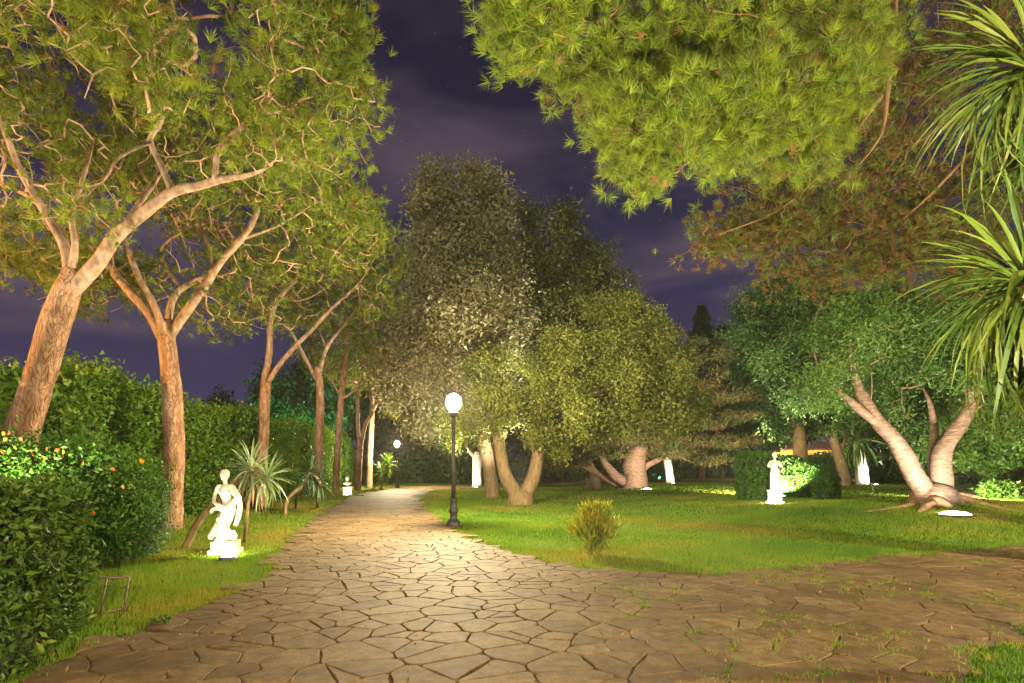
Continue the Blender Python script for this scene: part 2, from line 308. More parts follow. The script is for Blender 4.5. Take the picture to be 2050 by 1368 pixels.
def tubes(chains, sides=6, rough=0.0, ridges=0, cap=True):
    """chains: list of (n,4) arrays xyz + radius -> V, F(list)."""
    Vs, F4, F3 = [], [], []
    base = 0
    ang = np.linspace(0, 2 * np.pi, sides, endpoint=False)
    ca, sa = np.cos(ang), np.sin(ang)
    for ch in chains:
        ch = np.asarray(ch, float); n = len(ch)
        if n < 2: continue
        p, r = ch[:, :3], ch[:, 3]
        t = np.empty_like(p); t[1:-1] = p[2:] - p[:-2]; t[0] = p[1] - p[0]; t[-1] = p[-1] - p[-2]
        t = unit(t)
        md = np.abs(t.mean(0)); ref = np.zeros(3); ref[np.argmin(md)] = 1
        u = unit(np.cross(t, ref)); v = np.cross(t, u)
        rr = np.repeat(r[:, None], sides, 1)
        if rough or ridges:
            s = np.concatenate([[0], np.cumsum(np.linalg.norm(np.diff(p, axis=0), axis=1))])[:, None]
            a = ang[None, :]; ph = p[0].sum() * 3
            k = rough * (np.sin(a * 2 + s * 2.3 + ph) + np.sin(a * 3 - s * 3.7 + 1.7 * ph) + 0.7 * np.sin(a * 5 + s * 6.1 + ph) + 0.6 * np.sin(s * 9 + a + ph))
            if ridges: k = k + 0.045 * np.abs(np.sin(a * ridges + 0.8 * np.sin(s * 3.3 + ph) + 0.6 * np.sin(s * 8 + a)))
            rr = rr * (1 + k)
        ring = p[:, None, :] + rr[..., None] * (ca[None, :, None] * u[:, None, :] + sa[None, :, None] * v[:, None, :])
        Vs.append(ring.reshape(-1, 3))
        i = np.arange(n - 1)[:, None] * sides; j = np.arange(sides)[None, :]; j2 = (j + 1) % sides
        F4.append((base + np.stack([i + j, i + sides + j, i + sides + j2, i + j2], -1)).reshape(-1, 4))
        nb = n * sides
        if cap:
            Vs.append(p[[0, -1]])
            jj = np.arange(sides); jn = (jj + 1) % sides
            F3.append(base + np.stack([np.full(sides, nb), jj, jn], -1))
            F3.append(base + np.stack([np.full(sides, nb + 1), (n - 1) * sides + jn, (n - 1) * sides + jj], -1))
            nb += 2
        base += nb
    return np.vstack(Vs), [np.vstack(F4)] + ([np.vstack(F3)] if F3 else [])
def lathe(profile, sides=20):
    pr = np.asarray(profile, float); n = len(pr)
    ang = np.linspace(0, 2 * np.pi, sides, endpoint=False)
    V = np.stack([pr[:, 0, None] * np.cos(ang), pr[:, 0, None] * np.sin(ang), np.repeat(pr[:, 1, None], sides, 1)], -1).reshape(-1, 3)
    i = np.arange(n - 1)[:, None] * sides; j = np.arange(sides)[None, :]; j2 = (j + 1) % sides
    F = np.stack([i + j, i + j2, i + sides + j2, i + sides + j], -1).reshape(-1, 4)
    V = np.vstack([V, [[0, 0, pr[0, 1]], [0, 0, pr[-1, 1]]]])
    jj = np.arange(sides); jn = (jj + 1) % sides
    F3 = np.vstack([np.stack([np.full(sides, n * sides), jn, jj], -1), np.stack([np.full(sides, n * sides + 1), (n - 1) * sides + jj, (n - 1) * sides + jn], -1)])
    return V, [F, F3]
def box_mesh(name, boxes, mat, bevel=0.0):
    """boxes: (cx,cy,cz,sx,sy,sz[,rz])"""
    bm = bmesh.new()
    for b in boxes:
        m = Matrix.Translation(b[:3]) @ (Matrix.Rotation(b[6], 4, 'Z') if len(b) > 6 else Matrix.Identity(4)) @ Matrix.Diagonal((b[3], b[4], b[5], 1))
        bmesh.ops.create_cube(bm, size=1, matrix=m)
    if bevel: bmesh.ops.bevel(bm, geom=bm.edges[:], offset=bevel, segments=2, affect='EDGES', profile=0.6)
    me = bpy.data.meshes.new(name); bm.to_mesh(me); bm.free(); me.materials.append(mat); return me
def ellipsoid(c, r, rot=None, u=16, v=10):
    th = np.linspace(0, np.pi, v + 1)[1:-1]; ph = np.linspace(0, 2 * np.pi, u, endpoint=False)
    P = np.stack([np.sin(th)[:, None] * np.cos(ph), np.sin(th)[:, None] * np.sin(ph), np.repeat(np.cos(th)[:, None], u, 1)], -1).reshape(-1, 3)
    P = np.vstack([P, [[0, 0, 1], [0, 0, -1]]]) * np.asarray(r)
    if rot is not None: P = P @ np.array(Euler(rot).to_matrix()).T
    P = P + np.asarray(c)
    n = len(th); i = np.arange(n - 1)[:, None] * u; j = np.arange(u)[None, :]; j2 = (j + 1) % u
    F = np.stack([i + j, i + u + j, i + u + j2, i + j2], -1).reshape(-1, 4)
    jj = np.arange(u); jn = (jj + 1) % u
    F3 = np.vstack([np.stack([np.full(u, n * u), jj, jn], -1), np.stack([np.full(u, n * u + 1), (n - 1) * u + jn, (n - 1) * u + jj], -1)])
    return P, [F, F3]
def merge(parts):
    Vs, f4, f3, b = [], [], [], 0
    for V, Fs in parts:
        Vs.append(V)
        for f in Fs:
            (f4 if f.shape[1] == 4 else f3).append(f + b)
        b += len(V)
    out = []
    if f4: out.append(np.vstack(f4))
    if f3: out.append(np.vstack(f3))
    return np.vstack(Vs), out
def remeshed(name, parts, voxel, mat, smooth_iter=3):
    V, F = merge(parts)
    me = npmesh(name + '_raw', V, F, mat)
    o = bpy.data.objects.new(name + '_raw', me); COL.objects.link(o)
    md = o.modifiers.new('r', 'REMESH'); md.mode = 'VOXEL'; md.voxel_size = voxel; md.use_smooth_shade = True
    if smooth_iter:
        sm = o.modifiers.new('s', 'SMOOTH'); sm.factor = 0.5; sm.iterations = smooth_iter
    dg = bpy.context.evaluated_depsgraph_get()
    new = bpy.data.meshes.new_from_object(o.evaluated_get(dg)); new.name = name
    bpy.data.objects.remove(o); bpy.data.meshes.remove(me)
    return new
def pip(poly, pts):
    x, y = pts[:, 0], pts[:, 1]; ins = np.zeros(len(pts), bool)
    n = len(poly)
    for i in range(n):
        x1, y1 = poly[i]; x2, y2 = poly[(i + 1) % n]
        if y1 == y2: continue
        c = ((y1 > y) != (y2 > y)) & (x < (x2 - x1) * (y - y1) / (y2 - y1) + x1)
        ins ^= c
    return ins
def pnoise(x, y, s=1.0, ph=0.0):
    x = np.asarray(x) * s; y = np.asarray(y) * s
    return (np.sin(x * 1.3 + 2.1 * np.sin(y * 0.7 + ph)) + np.sin(y * 1.7 + 1.8 * np.sin(x * 0.9 + 2 * ph)) + 0.6 * np.sin(x * 3.1 + y * 2.3 + ph) + 0.5 * np.sin(y * 4.1 - x * 2.7 + ph)) / 3.1

# foliage ----------------------------------------------------------
def leaf_cloud(C, n_per, spread, L, Wd, rng, up=0.4, droop=0.0, outd=None, cvar=0.35, flat=(1, 1, 1), size_var=0.35, tri=False):
    """leaves (diamonds, or triangles when small in view) gathered round the centres C; outd = outward direction of each clump"""
    m = len(C); n = m * n_per
    cl = np.repeat(np.arange(m), n_per)
    off = rng.normal(size=(n, 3)) * np.asarray(flat) * spread * 0.55
    P = C[cl] + off
    d = unit(rand_dirs(n, rng) + unit(off + 1e-6) * 0.7 + np.array([0, 0, -droop]))
    nrm = rand_dirs(n, rng) * (1.0 if outd is None else 0.75) + np.array([0, 0, up])
    if outd is not None: nrm = nrm + outd[cl] * 0.7
    s = unit(np.cross(d, unit(nrm)))
    k = (1 + size_var * rng.normal(size=(n, 1)) * 0.6).clip(0.45, 1.8)
    l = d * L * k; w = s * Wd * 0.5 * k
    if tri:
        V = np.stack([P + w, P - w, P + l], 1).reshape(-1, 3); F = np.arange(3 * n, dtype=np.int32).reshape(-1, 3)
    else:
        mid = P + l * 0.45
        V = np.stack([P, mid + w, P + l, mid - w], 1).reshape(-1, 3); F = np.arange(4 * n, dtype=np.int32).reshape(-1, 4)
    var = np.clip(rng.random(m)[cl] * cvar + rng.random(n) * (1 - cvar), 0, 1)
    return V, F, var
def tuft_cloud(C, D, n_per, L, Wd, rng, cone=0.9, brown=0.04):
    """needle tufts: thin triangles fanning out from C along D"""
    m = len(C); n = m * n_per
    cl = np.repeat(np.arange(m), n_per)
    d = unit(D[cl] * 1.0 + rand_dirs(n, rng) * cone)
    s = unit(np.cross(d, rand_dirs(n, rng))) * Wd * 0.5
    b = C[cl] + d * 0.01 - D[cl] * (rng.random((n, 1)) * L * 0.35)
    k = 0.7 + 0.5 * rng.random((n, 1))
    V = np.stack([b + s, b - s, b + d * L * k], 1).reshape(-1, 3)
    F = np.arange(3 * n, dtype=np.int32).reshape(-1, 3)
    cv = rng.random(m); cv = np.where(rng.random(m) < brown, 0.0, 0.28 + 0.72 * cv)
    var = np.clip(cv[cl] + 0.12 * rng.normal(size=n), 0, 1)
    return V, F, var
def lobe_points(lobes, n, rng, inner=0.5, ns=16, sw0=0.20, loosef=0.22):
    """lobes: px, py, rx, ry (photo px), Y depth, dr depth radius m [, weight]"""
    w = np.array([(l[2] * l[4] / FPX) * (l[3] * l[4] / FPX) * (l[6] if len(l) > 6 else 1) for l in lobes]); w = w / w.sum()
    idx = rng.choice(len(lobes), n, p=w)
    La = np.array([[*at(l[0], l[1], l[4]), l[2] * l[4] / FPX, l[5], l[3] * l[4] / FPX] for l in lobes])
    sd = rand_dirs(len(lobes) * ns, rng).reshape(len(lobes), ns, 3)           # boughs: clumps on the lobe's skin
    sr = 1.0 - 0.5 * inner * rng.random((len(lobes), ns)) + 0.12 * rng.normal(size=(len(lobes), ns))
    sw = sw0 + 0.13 * rng.random((len(lobes), ns))
    k = rng.integers(0, ns, n)
    g = rng.normal(size=(n, 3)); g = g / np.maximum(np.linalg.norm(g, axis=1, keepdims=True), 1e-6) * rng.random((n, 1)) ** 0.5 * 1.35
    q = sd[idx, k] * (sr[idx, k] - 0.12)[:, None] + g * sw[idx, k][:, None]
    loose = rng.random(n) < loosef
    q[loose] = (rand_dirs(n, rng) * (1 - inner * rng.random((n, 1)) ** 1.6))[loose]
    return La[idx, :3] + q * La[idx, 3:], unit(q)
def grow(skel, targets, rng, step=0.35, sag=0.12, rt=0.006, kexp=0.45, rmax=None, curl=0.25):
    """join every target to the nearest wood already grown -> twig chains"""
    nmax = len(skel) + int(len(targets) * 40)
    pos = np.zeros((nmax, 3)); par = -np.ones(nmax, int); n = len(skel)
    pos[:n] = skel
    d0 = np.array([np.min(((skel - t) ** 2).sum(1)) for t in targets]) if len(skel) < 4000 else np.zeros(len(targets))
    chains = []
    for ti in np.argsort(d0):
        t = targets[ti]
        q = ((pos[:n] - t) ** 2).sum(1)
        b = int(np.argmin(q)); d = math.sqrt(q[b])
        if d < 0.05: continue
        k = max(2, min(12, int(d / step) + 1))
        if n + k >= nmax: break
        s = np.linspace(0, 1, k + 1)[1:, None]
        a = pos[b]
        c = rng.normal(size=3) * d * curl * 0.5 + np.array([0, 0, -sag * d])
        pts = a + (t - a) * s + c * (4 * s * (1 - s)) * 0.5 + rng.normal(size=(k, 3)) * step * 0.07
        pts[-1] = t
        pos[n:n + k] = pts
        par[n] = b; par[n + 1:n + k] = np.arange(n, n + k - 1)
        chains.append((b, n, n + k)); n += k
    w = np.zeros(n)
    for (b, i0, i1) in chains: w[i1 - 1] += 1
    for i in range(n - 1, len(skel) - 1, -1):
        w[par[i]] += w[i]
    rad = rt * np.maximum(w, 1) ** kexp
    if rmax: rad = np.minimum(rad, rmax)
    out = []
    for (b, i0, i1) in chains:
        P = np.empty((i1 - i0 + 1, 4)); P[0, :3] = pos[b]; P[1:, :3] = pos[i0:i1]
        P[1:, 3] = rad[i0:i1]; P[0, 3] = rad[i0]
        out.append(P)
    return out
def px_path(pts):          # (px, py, Y, r)
    return np.array([[*at(p[0], p[1], p[2]), p[3]] for p in pts])
EMPTY3 = np.zeros((0, 3))
def make_tree(name, label, limbs, lobes, ntar, leaf, mats, seed, group=None, cat='tree', trunk_sides=16, step=0.18, twig=(0.006, 0.45, 0.12), skel_from=0.45,
              rough=0.02, ridges=0, inner=0.5, base=None, roots=None, extra_targets=None, growstep=0.35, limb_mat=None, rs=1.0, rl=1.0, bare=0.0):
    """limbs[0] is the trunk; every limb a list of (px,py,Y,r) or world (n,4) array"""
    rng = np.random.default_rng(seed)
    L = [np.asarray(l, float) if isinstance(l, np.ndarray) else px_path(l) for l in limbs]
    for q_, l_ in enumerate(L):
        l_[:, 3] *= rs if q_ == 0 else rl
        if q_ and len(l_) > 2: l_[-1, 3] = min(l_[-1, 3], .012); l_[-2, 3] *= .85
    b = np.array(base if base is not None else L[0][0, :3]); b = np.array([b[0], b[1], float(hgt(b[0], b[1]))])
    if L[0][0, 2] > b[2] - 0.05:            # trunk starts under the turf
        L[0] = np.vstack([[*(L[0][0, :3] - [0, 0, max(0.1, L[0][0, 2] - b[2] + 0.1)]), L[0][0, 3] * 1.12], L[0]])
    t = thing(name, label, cat, b, 0, group)
    bark, twigm, leafm = mats
    S = []
    for i, l in enumerate(L):
        s = smooth_path(l, step)
        S.append(s)
        V, F = tubes([s], trunk_sides if i == 0 else max(8, trunk_sides - 4), rough, ridges)
        obj('trunk' if i == 0 else 'limb', npmesh('trunk' if i == 0 else 'limb', V - b, F, bark if (i == 0 or limb_mat is None) else limb_mat, smooth=True), t)
    if roots:
        for r_ in roots:
            r_[:, 3] *= .72
            V, F = tubes([smooth_path(r_, 0.15)], 9, 0.05)
            obj('root', npmesh('root', V - b, F, M['root_bark'], smooth=True), t)
    sk = np.vstack([S[0][int(len(S[0]) * skel_from):, :3]] + [s[len(s) // 4:, :3] for s in S[1:]])
    T, D = lobe_points(lobes, ntar, rng, inner) if leaf['kind'] == 'tuft' else lobe_points(lobes, ntar, rng, inner, *leaf.get('clump', (10, .15, .10)))
    if extra_targets is not None: T = np.vstack([T, extra_targets]); D = np.vstack([D, rand_dirs(len(extra_targets), rng)])
    ok = T[:, 2] > b[2] + 0.5; T, D = T[ok], D[ok]
    ch = grow(sk, T, rng, growstep, 0.1, twig[0], twig[1], twig[2])
    if ch:
        V, F = tubes(ch, 4, cap=False)
        stuff(obj('branches', npmesh('branches', V - b, F, twigm, smooth=True), t))
    if leaf['kind'] == 'tuft':
        k = leaf['k']
        ends = np.array([c[-1, :3] for c in ch]); dirs = unit(np.array([c[-1, :3] - c[-2, :3] for c in ch]))
        if bare:                                # the shaded underside of the crown is mostly bare twigs
            mid = np.array([ends[:, 0].mean(), ends[:, 1].mean()]); rad = np.hypot(*(ends[:, :2] - mid).T); rq = np.argsort(np.argsort(rad)) / len(rad); zq = np.argsort(np.argsort(ends[:, 2])) / len(rad)
            keep = rng.random(len(ends)) > bare * np.clip(1.7 - 1.2 * rq - 1.1 * zq, 0, 1)
            ends, dirs = ends[keep], dirs[keep]
        C = np.repeat(ends, k, 0) + rng.normal(size=(len(ends) * k, 3)) * leaf['spread'] * np.array([1, 1, 0.75])
        DD = unit(np.repeat(dirs, k, 0) * 0.7 + rand_dirs(len(C), rng) * 0.7 + np.array([0, 0, 0.45]))
        V, F, var = tuft_cloud(C, DD, leaf['n'], leaf['L'], leaf['W'], rng, leaf.get('cone', 0.9), leaf.get('brown', 0.05))
    else:
        V, F, var = leaf_cloud(T, leaf['n'], leaf['spread'], leaf['L'], leaf['W'], rng, leaf.get('up', 0.4), leaf.get('droop', 0.0), outd=D, cvar=.62, flat=leaf.get('flat', (1, 1, 1)), tri=True)
    obj('crown', npmesh('crown', V - b, F, leafm, var), t)
    return t
def copy_tree(o, parent=None):
    c = o.copy(); COL.objects.link(c)
    if parent is not None: c.parent = parent
    for ch in list(o.children): copy_tree(ch, c)
    return c

# ------------------------------------------------------------------ ground, path, flagstones, grass
def pxg(l): return [gnd(*p)[:2] for p in l]
LEFT = [(-3.2, -14), (-3.4, 0)] + [tuple(p) for p in pxg([(80, 1368), (150, 1305), (330, 1248), (430, 1202), (530, 1165), (545, 1122), (575, 1085), (605, 1055), (650, 1020), (690, 1000), (745, 984), (790, 976)])]
FAR = [(-4.0, 52.0), (6, 57), (26, 62), (26, 57.5), (8, 52.5), (0, 48.5)]
RIGHT = [tuple(p) for p in pxg([(862, 983), (845, 997), (852, 1015), (885, 1045), (930, 1072), (1000, 1101), (1100, 1126), (1200, 1142), (1300, 1151), (1400, 1153), (1500, 1149), (1650, 1131), (1800, 1113), (2050, 1093)])]
OUT = [(25, 17.5), (25, 10.5), (9, 7.4)] + [tuple(p) for p in pxg([(2050, 1262), (1965, 1300), (1932, 1368)])] + [(3.4, 2), (3.8, -14)]
PATH0 = np.array(LEFT + FAR + RIGHT + OUT)
def densify(poly, step):
    out = []
    for i in range(len(poly)):
        a, b = poly[i], poly[(i + 1) % len(poly)]
        n = max(1, int(np.linalg.norm(b - a) / step))
        for k in range(n): out.append(a + (b - a) * k / n)
    return np.array(out)
PATH = densify(PATH0, 0.35)
PATH = PATH + 0.10 * np.stack([pnoise(PATH[:, 0], PATH[:, 1], 2.2, 1.0), pnoise(PATH[:, 0], PATH[:, 1], 2.6, 4.0)], 1)

def build_ground():
    a = np.concatenate([np.linspace(-400, -30, 10), np.arange(-28, 34, 0.75), np.linspace(36, 400, 10)])
    c = np.concatenate([np.linspace(-60, -6, 8), np.arange(-4, 62, 0.75), np.linspace(66, 700, 12)])
    X, Y = np.meshgrid(a, c, indexing='ij'); Z = hgt(X, Y) - 0.012
    V = np.stack([X, Y, Z], -1).reshape(-1, 3); nx, ny = len(a), len(c)
    i = (np.arange(nx - 1)[:, None] * ny + np.arange(ny - 1)[None, :]).ravel()
    F = np.stack([i, i + ny, i + ny + 1, i + 1], -1)
    structure(obj('ground', npmesh('ground', V, F, M['lawn'], smooth=True)))
build_ground()

def build_path():
    gx, gy = np.meshgrid(np.arange(-14, 27, 1.0), np.arange(-14, 64, 1.0)); g = np.stack([gx.ravel(), gy.ravel()], 1) + 0.013
    g = g[pip(PATH, g)]
    vs = [Vector(p) for p in PATH] + [Vector(p) for p in g]
    n = len(PATH)
    r = delaunay_2d_cdt(vs, [], [list(range(n))], 1, 1e-5)
    co = np.array([[v.x, v.y] for v in r[0]]); Z = hgt(co[:, 0], co[:, 1]) + 0.004
    me = npmesh('path', np.column_stack([co, Z]), np.array([f for f in r[2] if len(f) == 3]), M['bed'], smooth=True)
    path = structure(obj('path', me))
    # irregular flagstones: cells of a jittered point set, clipped half-plane by half-plane
    rng = np.random.default_rng(11)
    pts = []
    for (y0, y1, sp) in ((1.5, 16, 0.295), (16, 30, 0.40), (30, 61, 0.62)):
        for y in np.arange(y0, y1, sp * 0.9):
            for x in np.arange(-13, 26, sp):
                pts.append((x + rng.uniform(-.5, .5) * sp * 1.25, y + rng.uniform(-.5, .5) * sp * 1.2))
    pts = np.array(pts)
    drop = rng.random(len(pts)) < 0.30; pts = pts[~drop]
    # a stretch so that slabs lie longer across the path
    keep = pip(PATH, pts) & (np.abs(pts[:, 0]) < 1.05 * np.abs(pts[:, 1]) + 4)
    cells = []
    order = {}
    cs = 1.2
    for i, p in enumerate(pts): order.setdefault((int(p[0] // cs), int(p[1] // cs)), []).append(i)
    for i in np.nonzero(keep)[0]:
        p = pts[i]; kx, ky = int(p[0] // cs), int(p[1] // cs)
        nb = [j for ax in (-1, 0, 1) for ay in (-1, 0, 1) for j in order.get((kx + ax, ky + ay), []) if j != i]
        nb = np.array(nb); dd = ((pts[nb] - p) ** 2).sum(1); nb = nb[np.argsort(dd)[:18]]
        poly = [np.array(q) for q in ((p[0] - .8, p[1] - .8), (p[0] + .8, p[1] - .8), (p[0] + .8, p[1] + .8), (p[0] - .8, p[1] + .8))]
        gap = rng.uniform(0.003, 0.0095)
        for j in nb:
            d = pts[j] - p; l = np.linalg.norm(d); d = d / l
            off = np.dot(d, (pts[j] + p) / 2) - gap
            new = []
            for a in range(len(poly)):
                A, B = poly[a], poly[(a + 1) % len(poly)]
                sa, sb = np.dot(d, A) - off, np.dot(d, B) - off
                if sa <= 0: new.append(A)
                if (sa < 0 < sb) or (sb < 0 < sa): new.append(A + (B - A) * sa / (sa - sb))
            poly = new
            if len(poly) < 3: break
        if len(poly) < 3: continue
        P = np.array(poly); c = P.mean(0)
        ar = 0.5 * abs(np.dot(P[:, 0], np.roll(P[:, 1], 1)) - np.dot(P[:, 1], np.roll(P[:, 0], 1)))
        if ar < 0.012: continue
        edge_out = ~pip(PATH, c + (P - c) * 1.02)
        # rough edges: one shifted point on the longer edges, corners clipped
        Q = []
        for a in range(len(P)):
            A, B = P[a], P[(a + 1) % len(P)]; l = np.linalg.norm(B - A)
            if l < 0.03: Q.append((A + B) / 2); continue
            e = (B - A) / l; nn = np.array([e[1], -e[0]])
            Q.append(A + e * min(0.03, l * 0.25))
            if l > 0.28: Q.append(A + e * l * rng.uniform(.35, .65) - nn * rng.uniform(-0.004, 0.016) * np.sign(np.dot(nn, (A + B) / 2 - c)))
            if l > 0.1: Q.append(B - e * min(0.03, l * 0.25))
        cells.append((c, np.array(Q), ar, bool(edge_out.any())))
    def slab(c, Q, rng):
        n = len(Q); q = Q - c
        tilt = rng.normal(size=2) * 0.004; lift = rng.uniform(0.0, 0.006)
        def z(p, zz): return zz + lift + p @ tilt
        r0 = q; r1 = q * 1.0; r2 = q - unit(q) * 0.007
        V = np.vstack([np.column_stack([r0, np.full(n, -0.01)]), np.column_stack([r1, z(r1, 0.016)]), np.column_stack([r2, z(r2, 0.022)])])
        j = np.arange(n); j2 = (j + 1) % n
        F = [np.stack([j, j2, n + j2, n + j], -1), np.stack([n + j, n + j2, 2 * n + j2, 2 * n + j], -1)]
        return V, F, (2 * n + j)[None, :]
    score = [c[2] / max(c[0][1], 1.5) ** 3 if abs(c[0][0]) < 0.95 * c[0][1] and c[0][1] > 4.2 else 0 for c in cells]
    top = set(np.argsort(score)[::-1][:298].tolist())
    Vs, F4, Fn, var4, base = [], [], [], [], 0
    fv, loops, starts = [], [], []
    for i, (c, Q, ar, eo) in enumerate(cells):
        z0 = float(hgt(*c)); V, F, cap = slab(c, Q, rng); vv = rng.random()
        if eo and rng.random() < 0.25: continue
        if i in top:
            me = npmesh('flagstone', V, F + [cap], M['stone'], np.full(len(F[0]) * 2 + 1, vv))
            obj('flagstone', me, path, (c[0], c[1], z0 + 0.004))
        else:
            Vs.append(V + [c[0], c[1], z0 + 0.004])
            for f in F: F4.append(f + base); var4 += [vv] * len(f)
            Fn.append(cap + base); fv.append(vv); base += len(V)
    # the remaining slabs as one part; caps grouped by size
    by = {}
    for f, v in zip(Fn, fv): by.setdefault(f.shape[1], []).append((f, v))
    Fl = [np.vstack(F4)]; va = list(var4)
    for k in sorted(by):
        if k == 4:
            Fl[0] = np.vstack([Fl[0]] + [f for f, _ in by[k]]); va += [v for _, v in by[k]]
    for k in sorted(by):
        if k != 4: Fl.append(np.vstack([f for f, _ in by[k]])); va += [v for _, v in by[k]]
    stuff(obj('flagstone_paving', npmesh('flagstone_paving', np.vstack(Vs), Fl, M['stone'], np.array(va)), path))
    return cells
CELLS = build_path()

def blades(P, hgts, wid, rng, var, lean=0.5):
    n = len(P); a = rng.random(n) * 2 * np.pi
    s = np.stack([np.cos(a), np.sin(a), np.zeros(n)], 1) * (wid * 0.5)[:, None]
    b = rng.random(n) * 2 * np.pi; l = (rng.random(n) * lean) * hgts
    tip = P + np.stack([np.cos(b) * l, np.sin(b) * l, hgts], 1)
    V = np.stack([P - s, P + s, tip], 1).reshape(-1, 3)
    return V, np.arange(3 * n, dtype=np.int32).reshape(-1, 3), var
def build_grass():
    rng = np.random.default_rng(21); Ps, H_, W_ = [], [], []
    for (y0, y1, dens, h, w) in ((3.0, 8, 3000, .045, .0075), (8, 12, 1800, .05, .010), (12, 18, 900, .055, .015), (18, 28, 360, .06, .025), (28, 46, 90, .07, .045)):
        x0, x1 = -0.92 * y1 - 1, 0.92 * y1 + 1
        x0 = max(x0, -12.5)
        n = int((x1 - x0) * (y1 - y0) * dens)
        P = np.column_stack([rng.uniform(x0, x1, n), rng.uniform(y0, y1, n)])
        P = P[np.abs(P[:, 0]) < 0.92 * P[:, 1] + 1.0]
        jit = P + rng.normal(size=P.shape) * 0.035
        P = P[~pip(PATH, jit)]
        thin = pnoise(P[:, 0], P[:, 1], 0.8, 2.0) + rng.normal(size=len(P)) * 0.5
        P = P[thin < 0.75]
        Ps.append(P); H_.append(h * (0.55 + 0.8 * rng.random(len(P))) * (1 + 0.25 * pnoise(P[:, 0], P[:, 1], 1.7, 3))); W_.append(np.full(len(P), w))
    P = np.vstack(Ps); h = np.concatenate(H_); w = np.concatenate(W_)
    P3 = np.column_stack([P, hgt(P[:, 0], P[:, 1]) - 0.012])
    v = 0.44 + 0.5 * pnoise(P[:, 0], P[:, 1], 0.55, 5) + 0.14 * pnoise(P[:, 0], P[:, 1], 2.4, 9) + rng.normal(size=len(P)) * 0.16
    v = v + np.where(P[:, 0] < -3, .2, 0.0)          # warm lamp light on the left grass painted in as yellower blades
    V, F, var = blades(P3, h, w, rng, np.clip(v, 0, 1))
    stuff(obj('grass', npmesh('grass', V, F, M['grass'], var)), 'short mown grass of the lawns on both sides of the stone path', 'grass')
    # weeds and dry grass that push through the joints of the paving on the right
    pts = np.vstack([c[1] for c in CELLS if c[0][0] > 1.2 and c[0][1] < 13])
    pts = pts[pnoise(pts[:, 0], pts[:, 1], 1.1, 7) > 0.12]
    pts = pts[rng.random(len(pts)) < 0.4]
    edge = PATH[(PATH[:, 1] > 3.8) & (PATH[:, 1] < 30)]
    edge = np.repeat(edge, 5, 0) + rng.normal(size=(len(edge) * 5, 2)) * 0.09
    pts = np.vstack([pts, edge])
    P = np.repeat(pts, 16, 0) + rng.normal(size=(len(pts) * 16, 2)) * 0.035
    P3 = np.column_stack([P, hgt(P[:, 0], P[:, 1]) + 0.004])
    V, F, var = blades(P3, 0.03 + 0.045 * rng.random(len(P)), np.full(len(P), .008), rng, np.clip(np.repeat(rng.random(len(pts)), 16) + 0.15 * rng.normal(size=len(P)), 0, 1), 1.2)
    stuff(obj('weeds', npmesh('weeds', V, F, M['grass'], var)), 'tufts of weeds and dry grass in the joints of the paving', 'weeds')
    # litter of dead leaves
    n = 700
    P = np.column_stack([rng.uniform(-9, 10, n), 4 + 16 * rng.random(n) ** 1.3])
    C = np.column_stack([P, hgt(P[:, 0], P[:, 1]) + 0.05])
    V, F, var = leaf_cloud(C, 1, 0.0, 0.05, 0.022, rng, up=3.0, flat=(1, 1, .1))
    stuff(obj('fallen_leaves', npmesh('fallen_leaves', V, F, M['dead_leaf'], var)), 'scattered small brown fallen leaves on path and lawn', 'leaves')
build_grass()
# sandy track behind the big forked tree
def ribbon(name, pts, wid, mat):
    s = smooth_path(np.array([[p[0], p[1], 0] for p in pts]), 0.5)
    t = unit(np.gradient(s, axis=0)); nrm = np.stack([-t[:, 1], t[:, 0], np.zeros(len(t))], 1)
    k = 1 + 0.15 * np.sin(np.arange(len(s)) * 0.9)
    a, b = s + nrm * wid * 0.5 * k[:, None], s - nrm * wid * 0.5 * k[:, None]
    V = np.vstack([a, b]); V[:, 2] = hgt(V[:, 0], V[:, 1]) + 0.0
    n = len(s); i = np.arange(n - 1)
    return structure(obj(name, npmesh(name, V, np.stack([i, i + n, i + n + 1, i + 1], -1), mat, smooth=True)))
ribbon('track', [(18, 41), (26, 37.5), (30, 33), (36, 29), (46, 26)], 1.6, M['sand'])

